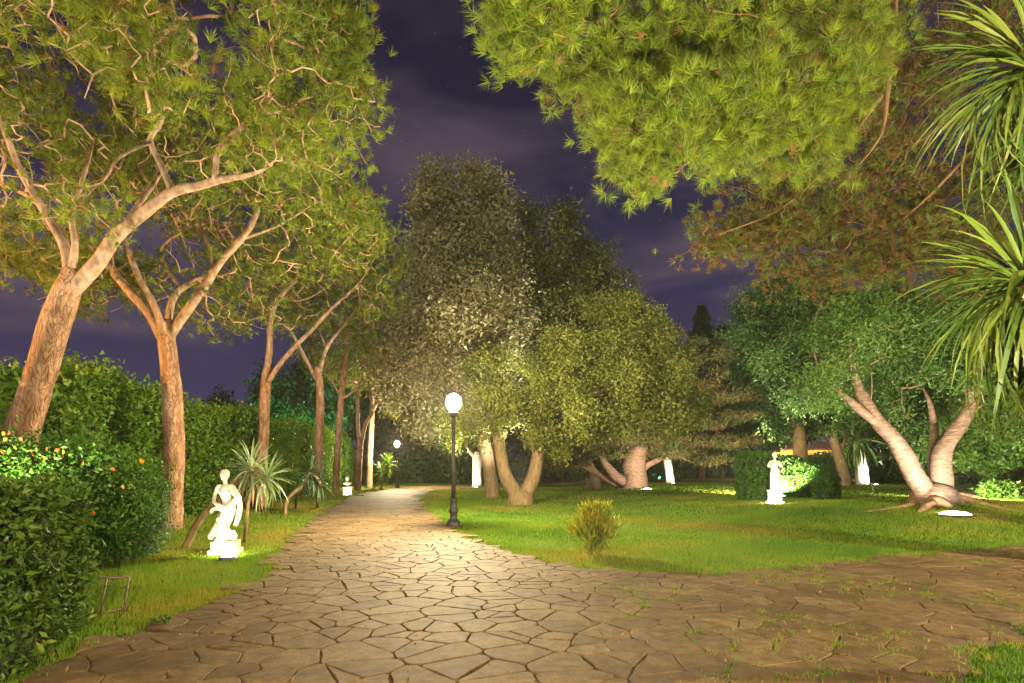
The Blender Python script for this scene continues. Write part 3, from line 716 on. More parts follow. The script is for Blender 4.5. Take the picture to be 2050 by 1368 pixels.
# ------------------------------------------------------------------ lamps
LAMP_COL = (1.0, 0.81, 0.48)
def light(name, kind, loc, power, col, parent=None, radius=0.05, spot=None, target=None, blend=0.6):
    l = bpy.data.lights.new(name, kind); l.energy = power; l.color = col; l.shadow_soft_size = radius
    o = bpy.data.objects.new(name, l); COL.objects.link(o)
    if parent is not None: o.parent = parent
    o.location = loc
    if kind == 'SPOT':
        l.spot_size = R(spot); l.spot_blend = blend
        d = Vector(target).normalized(); o.rotation_euler = d.to_track_quat('-Z', 'Y').to_euler()
    return o
POST_V = lathe([(0.20, 0), (0.20, 0.05), (0.17, 0.09), (0.19, 0.13), (0.15, 0.17), (0.105, 0.22), (0.095, 0.34), (0.125, 0.40), (0.13, 0.46), (0.095, 0.52), (0.085, 0.68), (0.10, 0.72), (0.10, 0.76), (0.072, 0.80)], 16)
def lamp_post(label, x, y, power, col=LAMP_COL, hh=3.42, group='lamp posts along the path'):
    z = float(hgt(x, y))
    t = thing('lamp_post', label, 'street lamp', (x, y, z), 0, group)
    b = obj('base', npmesh('base', *POST_V, M['iron'], smooth=True), t)
    for k in range(4):
        a = k * math.pi / 2 + 0.6
        V, F = ellipsoid((0.19 * math.cos(a), 0.19 * math.sin(a), 0.015), (0.05, 0.05, 0.035), u=8, v=6)
        obj('foot', npmesh('foot', V, F, M['iron'], smooth=True), b)
    g = [(0.062, 0.8), (0.06, 1.5), (0.068, 1.52), (0.068, 1.56), (0.055, 1.58), (0.048, hh - 0.62), (0.07, hh - 0.6), (0.07, hh - 0.56), (0.045, hh - 0.52), (0.045, hh - 0.40)]
    V, F = lathe(g, 14); obj('pole', npmesh('pole', V, F, M['iron'], smooth=True), t)
    V, F = lathe([(0.045, hh - 0.40), (0.10, hh - 0.37), (0.135, hh - 0.31), (0.135, hh - 0.27), (0.10, hh - 0.24)], 16); obj('collar', npmesh('collar', V, F, M['iron'], smooth=True), t)
    V, F = ellipsoid((0, 0, hh), (0.225, 0.225, 0.25), u=24, v=16); obj('globe', npmesh('globe', V, F, M['globe'], smooth=True), t)
    V, F = lathe([(0.0, hh + 0.30), (0.018, hh + 0.31), (0.02, hh + 0.27), (0.06, hh + 0.245)], 10)
    obj('finial', npmesh('finial', V[:, :], F, M['iron'], smooth=True), t)
    light('bulb', 'POINT', (0, 0, hh), power, col, t, 0.12)
    return t
pA = gnd(908, 1055)
lamp_post('black iron lamp post with glowing globe at the lawn corner beside the bend', pA[0], pA[1], 10500)
pB = gnd(795, 978)
lamp_post('far small lit lamp post on the left verge behind the grey spiky plants', pB[0], pB[1], 11000)
lamp_post('assumed lit lamp post out of view on the open paving well before the clipped hedge', 1.6, -4.2, 12500, (1.0, 0.77, 0.42))  # assumed lamp added behind the camera to light the near paving and tree fronts
lamp_post('added fill lamp post out of view past the drooping spiky plant', 14.5, 4.0, 19000, (1.0, 0.80, 0.48))  # added off to the right to brighten the paving and crowns there
lamp_post('far lit lamp post in front of the orange building', 28.5, 56.0, 4000, (1.0, 0.86, 0.62))
# assumed sodium street lamp in the road beyond the ivy hedge, out of view
def assumed_road_lamp(x, y, hh, power):
    t = thing('assumed_street_light', 'assumed tall orange road light standing unseen beyond the ivy hedge', 'street lamp', (x, y, 0))
    V, F = tubes([smooth_path([[0, 0, -0.1, .09], [0, 0, hh * .6, .07], [0.1, 0, hh * .95, .05], [0.9, 0, hh, .04]], 0.4)], 10)
    obj('pole', npmesh('pole', V, F, M['iron'], smooth=True), t)
    obj('lamp_head', box_mesh('lamp_head', [(1.1, 0, hh + 0.03, 0.6, 0.25, 0.1)], M['iron'], 0.03), t)
    obj('lens', box_mesh('lens', [(1.1, 0, hh - 0.035, 0.5, 0.2, 0.02)], M['wallbulb']), t)
    light('bulb', 'POINT', (1.1, 0, hh - 0.15), power, (1.0, 0.50, 0.12), t, 0.1)
assumed_road_lamp(-17.5, 8.0, 5.6, 10000)

def ground_spot(label, x, y, aim, power, col=(1.0, 0.93, 0.76), spot=100, size=0.13, lens='lens', group=None, tall=0.06):
    z = float(hgt(x, y))
    t = thing('ground_spotlight', label, 'spotlight', (x, y, z), 0, group)
    V, F = lathe([(size, -0.03), (size * 1.1, 0.0), (size * 1.1, tall), (size * 0.9, tall + 0.008)], 16); obj('housing', npmesh('housing', V, F, M['iron'], smooth=True), t)
    V, F = lathe([(size * 0.88, tall + 0.009), (size * 0.6, tall + 0.02 + .1 * size), (0.01, tall + 0.022 + .16 * size)], 16); obj('lens', npmesh('lens', V, F, M[lens], smooth=True), t)
    d = np.array(aim) - np.array([x, y, z + tall + 0.05])
    light('bulb', 'SPOT', (0, 0, tall + 0.045 + .16 * size), power, col, t, 0.04, spot, d)
    return t

# ------------------------------------------------------------------ stone pines on the left
NEAR = lambda k, n, L, Wd, s, br=0.05: dict(kind='tuft', k=k, n=n, L=L, W=Wd, spread=s, brown=br)
PM = (M['pine_bark'], M['pine_twig'], M['pine_needle'])
GP = 'stone pines along the ivy hedge'
Y1 = 10.5
make_tree('stone_pine', 'leaning pine with thick pale-edged trunk behind the red-flowered bush', [
    [(-28, 1108, Y1, .46), (0, 1000, Y1, .40), (32, 900, Y1, .36), (65, 800, Y1, .335), (95, 700, Y1, .32), (125, 605, Y1, .30), (142, 560, Y1, .25), (140, 535, Y1, .14)],
    [(135, 590, Y1, .22), (170, 555, Y1, .22), (200, 520, Y1, .20), (235, 470, Y1, .175), (290, 425, 10.4, .155), (345, 385, 10.3, .14), (400, 372, 10.2, .115), (440, 360, 10.1, .10), (500, 350, 10, .07), (560, 325, 9.9, .045)],
    [(345, 386, 10.3, .09), (322, 330, 10.2, .085), (300, 280, 10, .075), (325, 235, 9.8, .06), (312, 150, 9.5, .045), (300, 60, 9.2, .03)],
    [(430, 362, 10.1, .085), (440, 300, 10, .08), (500, 240, 9.9, .065), (545, 190, 9.8, .05), (555, 60, 9.6, .03)],
    [(302, 285, 10, .04), (240, 315, 9.8, .035), (205, 365, 9.7, .025), (160, 375, 9.6, .015)],
    [(142, 575, Y1, .19), (130, 500, Y1, .13), (90, 425, Y1, .105), (40, 340, 10.3, .095), (0, 240, 10, .08), (-60, 120, 9.6, .05)],
    [(138, 545, Y1 + .1, .12), (125, 470, 11, .09), (60, 395, 11.3, .08), (-30, 355, 11.6, .06), (-120, 300, 12, .04)],
    [(140, 560, Y1, .12), (150, 490, 10.4, .09), (145, 430, 10.4, .07), (175, 330, 10.6, .05), (190, 270, 10.9, .035)],
    [(240, 465, 10.5, .08), (330, 330, 11.5, .07), (360, 250, 12.3, .05), (420, 150, 13, .03)]],
    [(470, 90, 270, 260, 10.5, 3.5), (600, 200, 140, 190, 10.2, 2.2, 1.5), (560, 320, 130, 80, 10.1, 1.4), (640, 60, 110, 170, 9.8, 1.8, 1.3), (180, 150, 270, 240, 11.5, 3.0), (20, 300, 190, 190, 10.8, 2.2),
     (170, 60, 200, 130, 6.4, 0.9, 1.6), (310, 170, 70, 70, 6.8, .5, 1.4), (60, 500, 130, 80, 12.5, 1.5), (150, 430, 140, 60, 9.6, .9), (340, -250, 420, 200, 10.5, 4.5, .5)],
    1700, NEAR(6, 30, .16, .0110, .15), PM, 101, GP, rs=.74, rl=.62, bare=.42, limb_mat=M['pine_limb'], trunk_sides=20, ridges=9, step=0.15, twig=(.0062, .40, .045), inner=0.75)
Y2 = 15.3
make_tree('stone_pine', 'upright pine whose furrowed brown trunk forks in four before the hedge', [
    [(341, 1060, Y2, .40), (344, 1000, Y2, .355), (348, 900, Y2, .355), (345, 800, Y2, .325), (340, 740, Y2, .31), (333, 670, Y2, .28), (332, 640, Y2, .19)],
    [(330, 690, Y2, .2), (300, 630, Y2, .21), (265, 590, Y2, .19), (230, 550, 15.5, .16), (205, 515, 15.7, .13), (150, 470, 16, .09), (60, 440, 16.5, .05)],
    [(328, 670, 15.1, .15), (310, 615, 15, .14), (280, 560, 14.9, .125), (260, 510, 14.8, .10), (248, 470, 14.7, .085), (235, 420, 14.6, .05)],
    [(338, 675, Y2, .2), (375, 622, Y2, .19), (410, 572, 15.2, .175), (440, 525, 15.1, .155), (490, 470, 15, .135), (515, 420, 15, .11), (522, 360, 15, .07), (560, 280, 15, .04)],
    [(335, 650, 15.4, .15), (350, 592, 15.6, .14), (395, 560, 15.8, .11), (430, 545, 15.9, .09)],
    [(366, 578, 15.7, .10), (335, 540, 15.8, .095), (325, 500, 15.9, .08), (355, 470, 16, .06), (390, 450, 16.2, .04)],
    [(428, 545, 15.2, .10), (425, 510, 15.1, .10), (402, 460, 15, .09), (390, 400, 14.9, .06), (400, 330, 14.8, .04)],
    [(480, 480, 15, .08), (560, 450, 15.2, .06), (640, 400, 15.4, .04)]],
    [(470, 430, 230, 120, 15.3, 4.5), (430, 600, 110, 80, 16.5, 2.5), (230, 560, 130, 70, 17, 2.5), (610, 430, 150, 90, 15.5, 3.5), (120, 560, 140, 60, 17.5, 2.5), (600, 330, 130, 100, 15, 3), (350, 330, 240, 120, 16, 4, .6)],
    1200, NEAR(6, 20, .19, .017, .21), PM, 102, GP, rs=.74, rl=.62, bare=.42, limb_mat=M['pine_limb'], trunk_sides=18, ridges=8, twig=(.007, .42, .055), inner=0.8)
Y3 = 23.5
make_tree('stone_pine', 'slimmer pine with a bulge and a low side limb behind the grey-green yucca', [
    [(520, 1015, Y3, .33), (523, 950, Y3, .31), (528, 850, Y3, .29), (532, 770, Y3, .27), (537, 735, Y3, .23)],
    [(534, 760, Y3, .21), (540, 690, Y3, .2), (541, 645, Y3, .18), (556, 600, Y3, .15), (592, 560, Y3, .12), (600, 515, Y3, .08), (640, 450, Y3, .05)],
    [(538, 765, 23.3, .15), (556, 735, 23.2, .15), (590, 695, 23, .14), (625, 660, 23, .12), (662, 620, 23, .10), (720, 565, 23, .07), (760, 500, 23, .04)],
    [(541, 655, Y3, .09), (515, 610, 23.8, .08), (503, 570, 24, .06), (460, 520, 24.2, .04)],
    [(560, 598, 23.4, .07), (610, 600, 23, .06), (680, 560, 22.8, .04)]],
    [(600, 520, 190, 110, 23.5, 5.5), (480, 625, 90, 60, 24.5, 3), (700, 480, 110, 90, 23, 4), (740, 560, 60, 90, 24, 3), (560, 620, 90, 50, 26, 3)],
    720, NEAR(6, 16, .22, .019, .27), PM, 103, GP, rs=.74, rl=.62, bare=.42, limb_mat=M['pine_limb'], trunk_sides=14, ridges=7, twig=(.007, .43, .07), inner=0.8)
Y4 = 30
make_tree('stone_pine', 'pine with white lichen down its straight trunk in front of the hedge', [
    [(637, 1000, Y4, .32), (638, 900, Y4, .29), (641, 800, Y4, .27), (636, 735, Y4, .24)],
    [(634, 760, Y4, .18), (606, 708, Y4, .17), (578, 655, Y4, .13), (560, 620, Y4, .08)],
    [(638, 755, Y4, .17), (655, 695, Y4, .16), (690, 650, Y4, .11), (715, 615, Y4, .06)],
    [(655, 700, Y4, .08), (640, 660, Y4, .07), (650, 620, Y4, .05)]],
    [(680, 590, 110, 75, Y4, 5), (620, 640, 60, 40, 31, 3), (760, 640, 50, 60, 31, 3), (720, 540, 70, 70, Y4, 4)],
    440, NEAR(6, 13, .26, .026, .32), PM, 104, GP, rs=.74, rl=.62, bare=.42, limb_mat=M['pine_limb'], trunk_sides=12, ridges=6, twig=(.008, .43, .07), inner=0.8)
Y5 = 34
make_tree('stone_pine', 'dark slender pine leaning right, second beyond the lichen-spotted one', [
    [(672, 990, Y5, .30), (676, 900, Y5, .26), (683, 800, Y5, .24), (692, 720, Y5, .2), (696, 690, Y5, .12)],
    [(684, 800, Y5, .12), (720, 775, Y5, .1), (750, 745, Y5, .06)],
    [(680, 790, Y5, .12), (662, 760, Y5, .09), (645, 740, Y5, .06)]],
    [(705, 640, 80, 50, Y5, 4), (640, 710, 50, 30, 35, 3), (760, 700, 40, 50, 35, 3)],
    280, NEAR(6, 8, .32, .035, .42), PM, 105, GP, rs=.74, rl=.62, bare=.42, limb_mat=M['pine_limb'], trunk_sides=12, ridges=6, twig=(.009, .43, .07), inner=0.8)
Y6 = 40
make_tree('stone_pine', 'far pine whose trunk splits in two orange stems by the verge', [
    [(716, 985, Y6, .34), (718, 930, Y6, .32), (722, 880, Y6, .26)],
    [(720, 900, Y6, .22), (716, 840, Y6, .21), (718, 780, Y6, .17), (735, 730, Y6, .1)],
    [(722, 895, Y6, .22), (732, 850, Y6, .21), (745, 825, Y6, .19), (742, 770, Y6, .13), (760, 740, Y6, .08)]],
    [(735, 700, 70, 45, Y6, 4), (690, 740, 50, 35, 41, 3), (780, 760, 30, 50, 41, 3)],
    260, NEAR(6, 8, .36, .042, .5), PM, 106, GP, rs=.74, rl=.62, bare=.42, limb_mat=M['pine_limb'], trunk_sides=10, ridges=5, twig=(.01, .43, .07), inner=0.8)
Y7 = 45
make_tree('stone_pine', 'farthest straight orange-brown pine just short of the far lamp post', [
    [(738, 982, Y7, .36), (741, 900, Y7, .32), (744, 840, Y7, .28), (746, 780, Y7, .15)],
    [(744, 830, Y7, .14), (760, 800, Y7, .1), (775, 770, Y7, .06)]],
    [(765, 740, 60, 45, Y7, 4), (790, 800, 30, 40, Y7, 3)],
    200, NEAR(6, 8, .38, .048, .5), PM, 107, GP, rs=.74, rl=.62, bare=.42, limb_mat=M['pine_limb'], trunk_sides=10, ridges=5, twig=(.01, .43, .07), inner=0.8)

# ------------------------------------------------------------------ overhanging pine, upper right
def W4(px, py, Y, r): return [*at(px, py, Y), r]
OT = np.array([[10.8, 8.6, 0, .42], [10.7, 8.6, 2.5, .38], [10.4, 8.6, 5.2, .34], [10.0, 8.6, 7.4, .30], [9.4, 8.6, 9.6, .22], [9.0, 8.6, 11.5, .12]])
op = make_tree('aleppo_pine', 'pine with long needle tufts hanging over the lawn above the spiky plant', [OT,
    np.array([[10.1, 8.6, 7.0, .2], [8.4, 8.3, 8.2, .18], W4(1960, -130, 8.1, .12), W4(1810, -60, 8.1, .085), W4(1790, 60, 8.3, .075), W4(1778, 180, 8.5, .06), W4(1765, 270, 8.7, .035), W4(1720, 330, 8.8, .02)]),
    np.array([W4(1830, -70, 8.1, .11), W4(1650, -60, 7.6, .09), W4(1500, 20, 7.2, .06), W4(1320, 70, 6.8, .04), W4(1120, 60, 6.5, .02)]),
    np.array([W4(1785, 60, 8.2, .08), W4(1660, 140, 7.6, .06), W4(1510, 240, 7.2, .045), W4(1360, 310, 6.9, .025)]),
    np.array([W4(1765, 190, 8.4, .07), W4(1660, 330, 9.2, .05), W4(1560, 420, 9.6, .035), W4(1440, 470, 9.4, .02)]),
    np.array([[10.1, 8.6, 7.2, .14], W4(2100, 150, 9.6, .10), W4(1950, 300, 10.2, .07), W4(1830, 420, 10.6, .05), W4(1700, 520, 10.8, .03)])],
    [(1180, 70, 180, 90, 6.7, .9, 1.7), (1050, 60, 70, 80, 6.5, .5, 1.8), (1400, 190, 210, 130, 7.0, 1.0, 1.5), (1300, 310, 100, 65, 6.9, .7, 1.6), (1560, 250, 150, 120, 7.4, 1.0), (1450, 40, 200, 90, 7.0, 1.0, 1.2), (1640, 90, 110, 100, 7.5, .9), (1220, 220, 60, 60, 6.7, .5, 1.4), (1700, 30, 110, 90, 8.0, .9), (1680, 200, 80, 90, 7.9, .7)],
    1050, NEAR(7, 38, .155, .0064, .11, .03), (M['pine_bark'], M['dark_twig'], M['pine_needle']), 111, None, 'tree', 16, twig=(.004, .42, .035), inner=0.7, growstep=0.25, base=(10.8, 8.6), ridges=8, limb_mat=M['dark_twig'], rl=.5)  # dark bark on the limbs puts their shade into the colour
make_tree('aleppo_pine', 'shaded brownish pine bough mass behind the bright overhanging tufts', [
    np.array([[13.6, 12.2, 0, .4], [13.2, 12.2, 3.5, .36], [12.6, 12.0, 7, .3], [12, 11.8, 10, .15]]),
    np.array([[12.9, 12.1, 5, .16], W4(2150, 350, 11.6, .13), W4(1950, 330, 11.2, .10), W4(1780, 380, 10.9, .07), W4(1600, 450, 10.5, .045), W4(1460, 470, 10.2, .02)]),
    np.array([[12.8, 12.1, 6, .14], W4(2100, 150, 11.6, .11), W4(1900, 120, 11.2, .09), W4(1750, 200, 11, .06), W4(1640, 320, 10.8, .03)]),
    np.array([W4(1950, 330, 11.2, .06), W4(1850, 450, 11.2, .05), W4(1760, 540, 11.3, .03)])],
    [(1620, 450, 190, 100, 10.5, 1.2), (1450, 475, 110, 60, 10.2, .8, 1.5), (1800, 330, 190, 170, 11.2, 1.4), (1850, 520, 170, 80, 11.3, 1.2), (1640, 560, 130, 45, 10.7, .8), (1830, 110, 150, 130, 11.5, 1.3), (2000, 420, 120, 120, 11.5, 1.4), (1960, 60, 130, 110, 11.8, 1.4), (1700, 330, 120, 90, 10.4, 1.0), (1560, 400, 120, 70, 10.2, .9), (1650, 470, 160, 60, 10.9, .8, 1.6), (1780, 480, 120, 70, 11.0, .8, 1.4)],
    1300, NEAR(5, 20, .14, .014, .16, .25), (M['pine_bark'], M['dark_twig'], M['pine_needle_shaded']), 112, None, 'tree', 14, twig=(.0055, .44, .05), inner=0.85, growstep=0.3, base=(13.6, 12.2), ridges=8, limb_mat=M['dark_twig'], rl=.33)
def pine_cones():
    rng = np.random.default_rng(5)
    pr = [(0.004, 0), (0.03, 0.012), (0.042, 0.035), (0.034, 0.07), (0.016, 0.095), (0.003, 0.105)]
    V, F = lathe(pr, 12); V = V * (1 + 0.12 * np.sin(np.arctan2(V[:, 1], V[:, 0]) * 6 + V[:, 2] * 160))[:, None]
    me = npmesh('cone', V, F, M['cone'])
    br = [c for c in op.children if c.name.startswith('crown')][0]
    for px, py in ((1345, 145), (1440, 130), (1360, 190), (1420, 190), (1475, 195), (1385, 235), (1420, 230), (1570, 160), (1600, 150), (1470, 235), (1060, 130), (1075, 125), (1120, 105), (1310, 355), (1325, 360), (1590, 200), (1280, 60), (1520, 40)):
        q = at(px, py, 6.6 + rng.random() * 0.5) - np.array(op.location)
        o = obj('cone', me, op, q); o.rotation_euler = (R(180) + rng.normal() * .5, rng.normal() * .5, rng.random() * 6); o.scale = (1.15,) * 3
pine_cones()

# ------------------------------------------------------------------ trees in the middle
BR = lambda n, L, Wd, s, up=.4, dr=.1: dict(kind='leaf', n=int(n * 1.75), L=L * .8, W=Wd * .85, spread=s, up=up, droop=dr)
YT = 31
make_tree('magnolia_tree', 'tallest rounded tree with greyish pale leaves rising behind the lamp', [
    [(986, 995, YT, .42), (980, 940, YT, .36), (966, 870, YT, .34), (940, 760, YT, .30), (925, 600, YT, .22), (915, 450, YT, .1)],
    [(945, 780, YT, .2), (880, 700, YT, .15), (850, 600, YT, .08)], [(930, 640, YT, .15), (985, 560, YT, .1), (990, 460, YT, .05)]],
    [(885, 430, 75, 75, YT, 2.6), (945, 400, 60, 55, YT, 2.2), (985, 450, 55, 75, YT, 2.3), (890, 540, 90, 90, YT, 3.2), (975, 560, 70, 90, 30, 2.6), (845, 640, 75, 100, YT, 3), (930, 660, 90, 110, 29.5, 3.2), (1000, 660, 60, 100, 30, 2.5),
     (800, 740, 60, 80, YT, 2.5), (880, 780, 90, 80, 30, 3), (852, 832, 42, 52, 32, 1.9), (960, 790, 60, 60, 29, 2.2)],
    1150, dict(BR(46, .26, .13, .62, .2, .15), clump=(20, .2, .12)), (M['oak_bark'], M['oak_bark'], M['magnolia']), 201, twig=(.01, .42, .12), trunk_sides=14, inner=.45)
YD = 39
make_tree('holm_oak', 'dark rounded oak standing behind and right of the tall pale tree', [
    np.array([[5.6, YD, 0, .5], [5.4, YD, 5, .4], [4.5, YD, 10, .25], [4, YD, 15, .1]]), np.array([[5.4, YD, 6, .25], [8, YD, 9, .15], [9.5, YD, 12, .06]])],
    [(1085, 490, 70, 80, YD, 3.2), (1105, 575, 70, 60, YD, 3, 1.4), (1040, 600, 60, 80, YD, 2.6), (1150, 540, 80, 75, YD, 3.4), (1205, 600, 75, 80, YD, 3.2), (1100, 620, 80, 110, 37, 3), (1240, 690, 80, 90, YD, 3), (1310, 710, 50, 60, YD, 2.4), (1060, 700, 70, 100, 36, 2.5), (1160, 700, 80, 90, YD, 3)],
    1000, dict(BR(40, .28, .16, .7, .2, .1), clump=(20, .2, .12)), (M['wood_bark'], M['wood_bark'], M['dark_oak']), 202, twig=(.01, .42, .12), trunk_sides=12, base=(5.6, YD), inner=.4)
bU = gnd(1040, 1010); YU = bU[1]
make_tree('forked_oak', 'leafy oak on a short trunk forking in a wide U on the lawn', [
    [(1042, 1012, YU, .62), (1042, 998, YU, .58), (1042, 986, YU, .46), (1042, 979, YU, .2)],
    [(1034, 992, YU, .33), (1016, 960, YU, .31), (1006, 930, YU, .27), (998, 880, YU, .24), (993, 840, YU, .21), (985, 790, YU, .15), (975, 740, YU, .08)],
    [(1052, 990, YU, .33), (1068, 955, YU, .31), (1077, 915, YU, .27), (1080, 870, YU, .23), (1085, 810, YU, .18), (1120, 740, YU, .13), (1190, 680, YU, .07)],
    [(1083, 840, YU, .13), (1150, 800, 23.5, .1), (1250, 770, 23.2, .05)], [(994, 850, YU, .1), (1010, 835, YU, .07), (1030, 828, YU, .04)]],
    [(985, 745, 55, 55, 23.5, 1.6), (950, 850, 55, 45, 24.5, 1.5), (905, 860, 40, 45, 26, 1.3, .7), (1010, 800, 40, 45, 23.5, 1.2), (1130, 765, 70, 60, 23.5, 1.9), (1145, 705, 55, 40, 23.8, 1.5), (1205, 690, 70, 45, 23.5, 1.6), (1255, 630, 45, 40, 24.5, 1.2), (1200, 620, 50, 32, 25, 1.3), (1290, 690, 65, 50, 24, 1.6), (1255, 750, 70, 45, 23, 1.6), (1375, 820, 45, 50, 25, 1.4), (1090, 715, 45, 40, 24.5, 1.2), (1190, 830, 100, 60, 23.5, 2.2),
     (1290, 820, 85, 60, 23.5, 2), (1070, 830, 45, 55, 24, 1.2), (1340, 760, 55, 80, 24.5, 1.7), (1110, 880, 50, 35, 24, 1.2)],
    1050, BR(50, .15, .085, .42, .3, .1), (M['oak_bark'], M['oak_bark'], M['oak']), 203, twig=(.007, .43, .08), trunk_sides=16, inner=.5, rough=.03)
# cedar with a twisted pale trunk and layered boughs
bC = gnd(1272, 977); YC = bC[1]
cl = []
for (px, py, rx, ry) in ((1420, 690, 55, 9), (1445, 722, 70, 10), (1430, 760, 85, 10), (1475, 775, 45, 8), (1440, 800, 90, 10), (1470, 835, 70, 9), (1400, 850, 90, 12), (1350, 885, 110, 14), (1440, 885, 80, 12), (1380, 725, 50, 14), (1370, 780, 60, 14), (1360, 830, 60, 14), (1180, 905, 90, 16), (1120, 930, 70, 14), (1230, 880, 90, 16), (1330, 660, 40, 16), (1420, 920, 60, 9), (1330, 905, 60, 12)):
    cl.append((px, py, rx, ry, YC, 3.0, 2.0))
make_tree('cedar_tree', 'old cedar with floodlit twisted trunk, low arching limbs and layered reddish boughs', [
    [(1272, 978, YC, .85), (1272, 950, YC, .72), (1268, 925, YC, .75), (1280, 895, YC, .65), (1292, 865, YC, .5), (1300, 800, YC, .4), (1310, 700, YC, .25), (1320, 640, YC, .1)],
    [(1262, 972, YC, .35), (1235, 955, YC, .32), (1212, 930, YC, .26), (1195, 905, YC, .2), (1150, 880, YC, .1)],
    [(1280, 945, YC, .26), (1298, 930, YC, .22), (1320, 920, YC, .19), (1342, 911, YC, .15), (1385, 925, YC, .07)],
    [(1255, 975, YC + .8, .3), (1215, 958, YC + 1, .27), (1170, 935, YC + 1.2, .2), (1130, 930, YC + 1.2, .1)],
    [(1285, 880, YC, .2), (1350, 860, YC, .14), (1440, 850, YC, .08)], [(1300, 800, YC, .16), (1370, 770, YC, .1), (1450, 755, YC, .05)], [(1258, 900, YC, .12), (1250, 870, YC, .1), (1252, 840, YC, .06)]],
    cl, 900, dict(kind='leaf', n=70, L=.26, W=.06, spread=.55, up=1.0, droop=.1, flat=(1, 1, .28)), (M['smooth_bark'], M['oak_bark'], M['cedar_needle']), 204, twig=(.012, .42, .1), trunk_sides=14, inner=.7, rough=.05)
def fir(px, ytop, Y, seed, rad, label):
    rng = np.random.default_rng(seed); x = (px - 1025) / FPX * Y; top = CAM_H + (HORIZ - ytop) / FPX * Y
    b = np.array([x, Y, float(hgt(x, Y))])
    t = thing('fir_tree', label, 'tree', b)
    V, F = tubes([np.array([[0, 0, -.1, .35], [0, 0, top * .5, .2], [0, 0, top, .02]])], 8); obj('trunk', npmesh('trunk', V, F, M['wood_bark'], smooth=True), t)
    z = rng.random(1500) ** 0.7; a = rng.random(1500) * 6.283; r = (1 - z) * rad * (0.45 + .55 * rng.random(1500)) * (0.75 + .25 * np.sin(z * 60))
    z[:500] = .7 + .3 * rng.random(500); r = (1.01 - z) * rad * (0.35 + .65 * rng.random(1500)) * (0.72 + .28 * np.sin(z * 75))
    C = np.column_stack([r * np.cos(a), r * np.sin(a), 1.5 + z * (top - 1.5) - r * .25])
    V, F, var = leaf_cloud(C, 20, .2, .34, .10, rng, .6, .2, flat=(1, 1, .5), tri=True); obj('crown', npmesh('crown', V, F, M['backwood'], var), t)
fir(1405, 622, 60, 31, 9.0, 'dark pointed fir silhouetted against the sky beyond the cedar')
fir(1445, 662, 64, 32, 8.0, 'second lower dark fir beside the pointed one')

# ------------------------------------------------------------------ trees on the right
YF = 25.5
make_tree('ficus_tree', 'dense dark green tree with drooping leaf sprays left of the big forked tree', [
    np.array([[13.0, YF, .3, .32], [12.9, YF, 3, .28], [12.6, YF, 6, .2], [12.4, YF, 9, .08]]), np.array([[12.9, YF, 3.5, .18], [14.5, YF - 1, 5.5, .12], [15.2, YF - 1.5, 7.5, .06]]),
    [(1655, 700, 22, .07), (1640, 670, 22, .06), (1632, 640, 22, .05), (1650, 600, 22, .03)]],
    [(1545, 620, 75, 65, YF, 2), (1620, 600, 80, 60, 24, 2), (1500, 660, 50, 40, YF, 1.5), (1560, 700, 90, 50, 24.5, 2), (1610, 760, 80, 60, 24, 2), (1520, 740, 55, 35, YF, 1.5), (1650, 680, 70, 80, 23.5, 1.8), (1590, 840, 55, 35, 26, 1.5)],
    720, BR(52, .2, .085, .5, .3, .45), (M['oak_bark'], M['wood_bark'], M['ficus']), 211, twig=(.008, .43, .08), trunk_sides=12, base=(13.0, YF), inner=.45)
bO = gnd(1880, 1004); YO = bO[1]
def gr(px, py, r, up=0.0):
    q = gnd(px, py); return [q[0], q[1], q[2] + up, r]
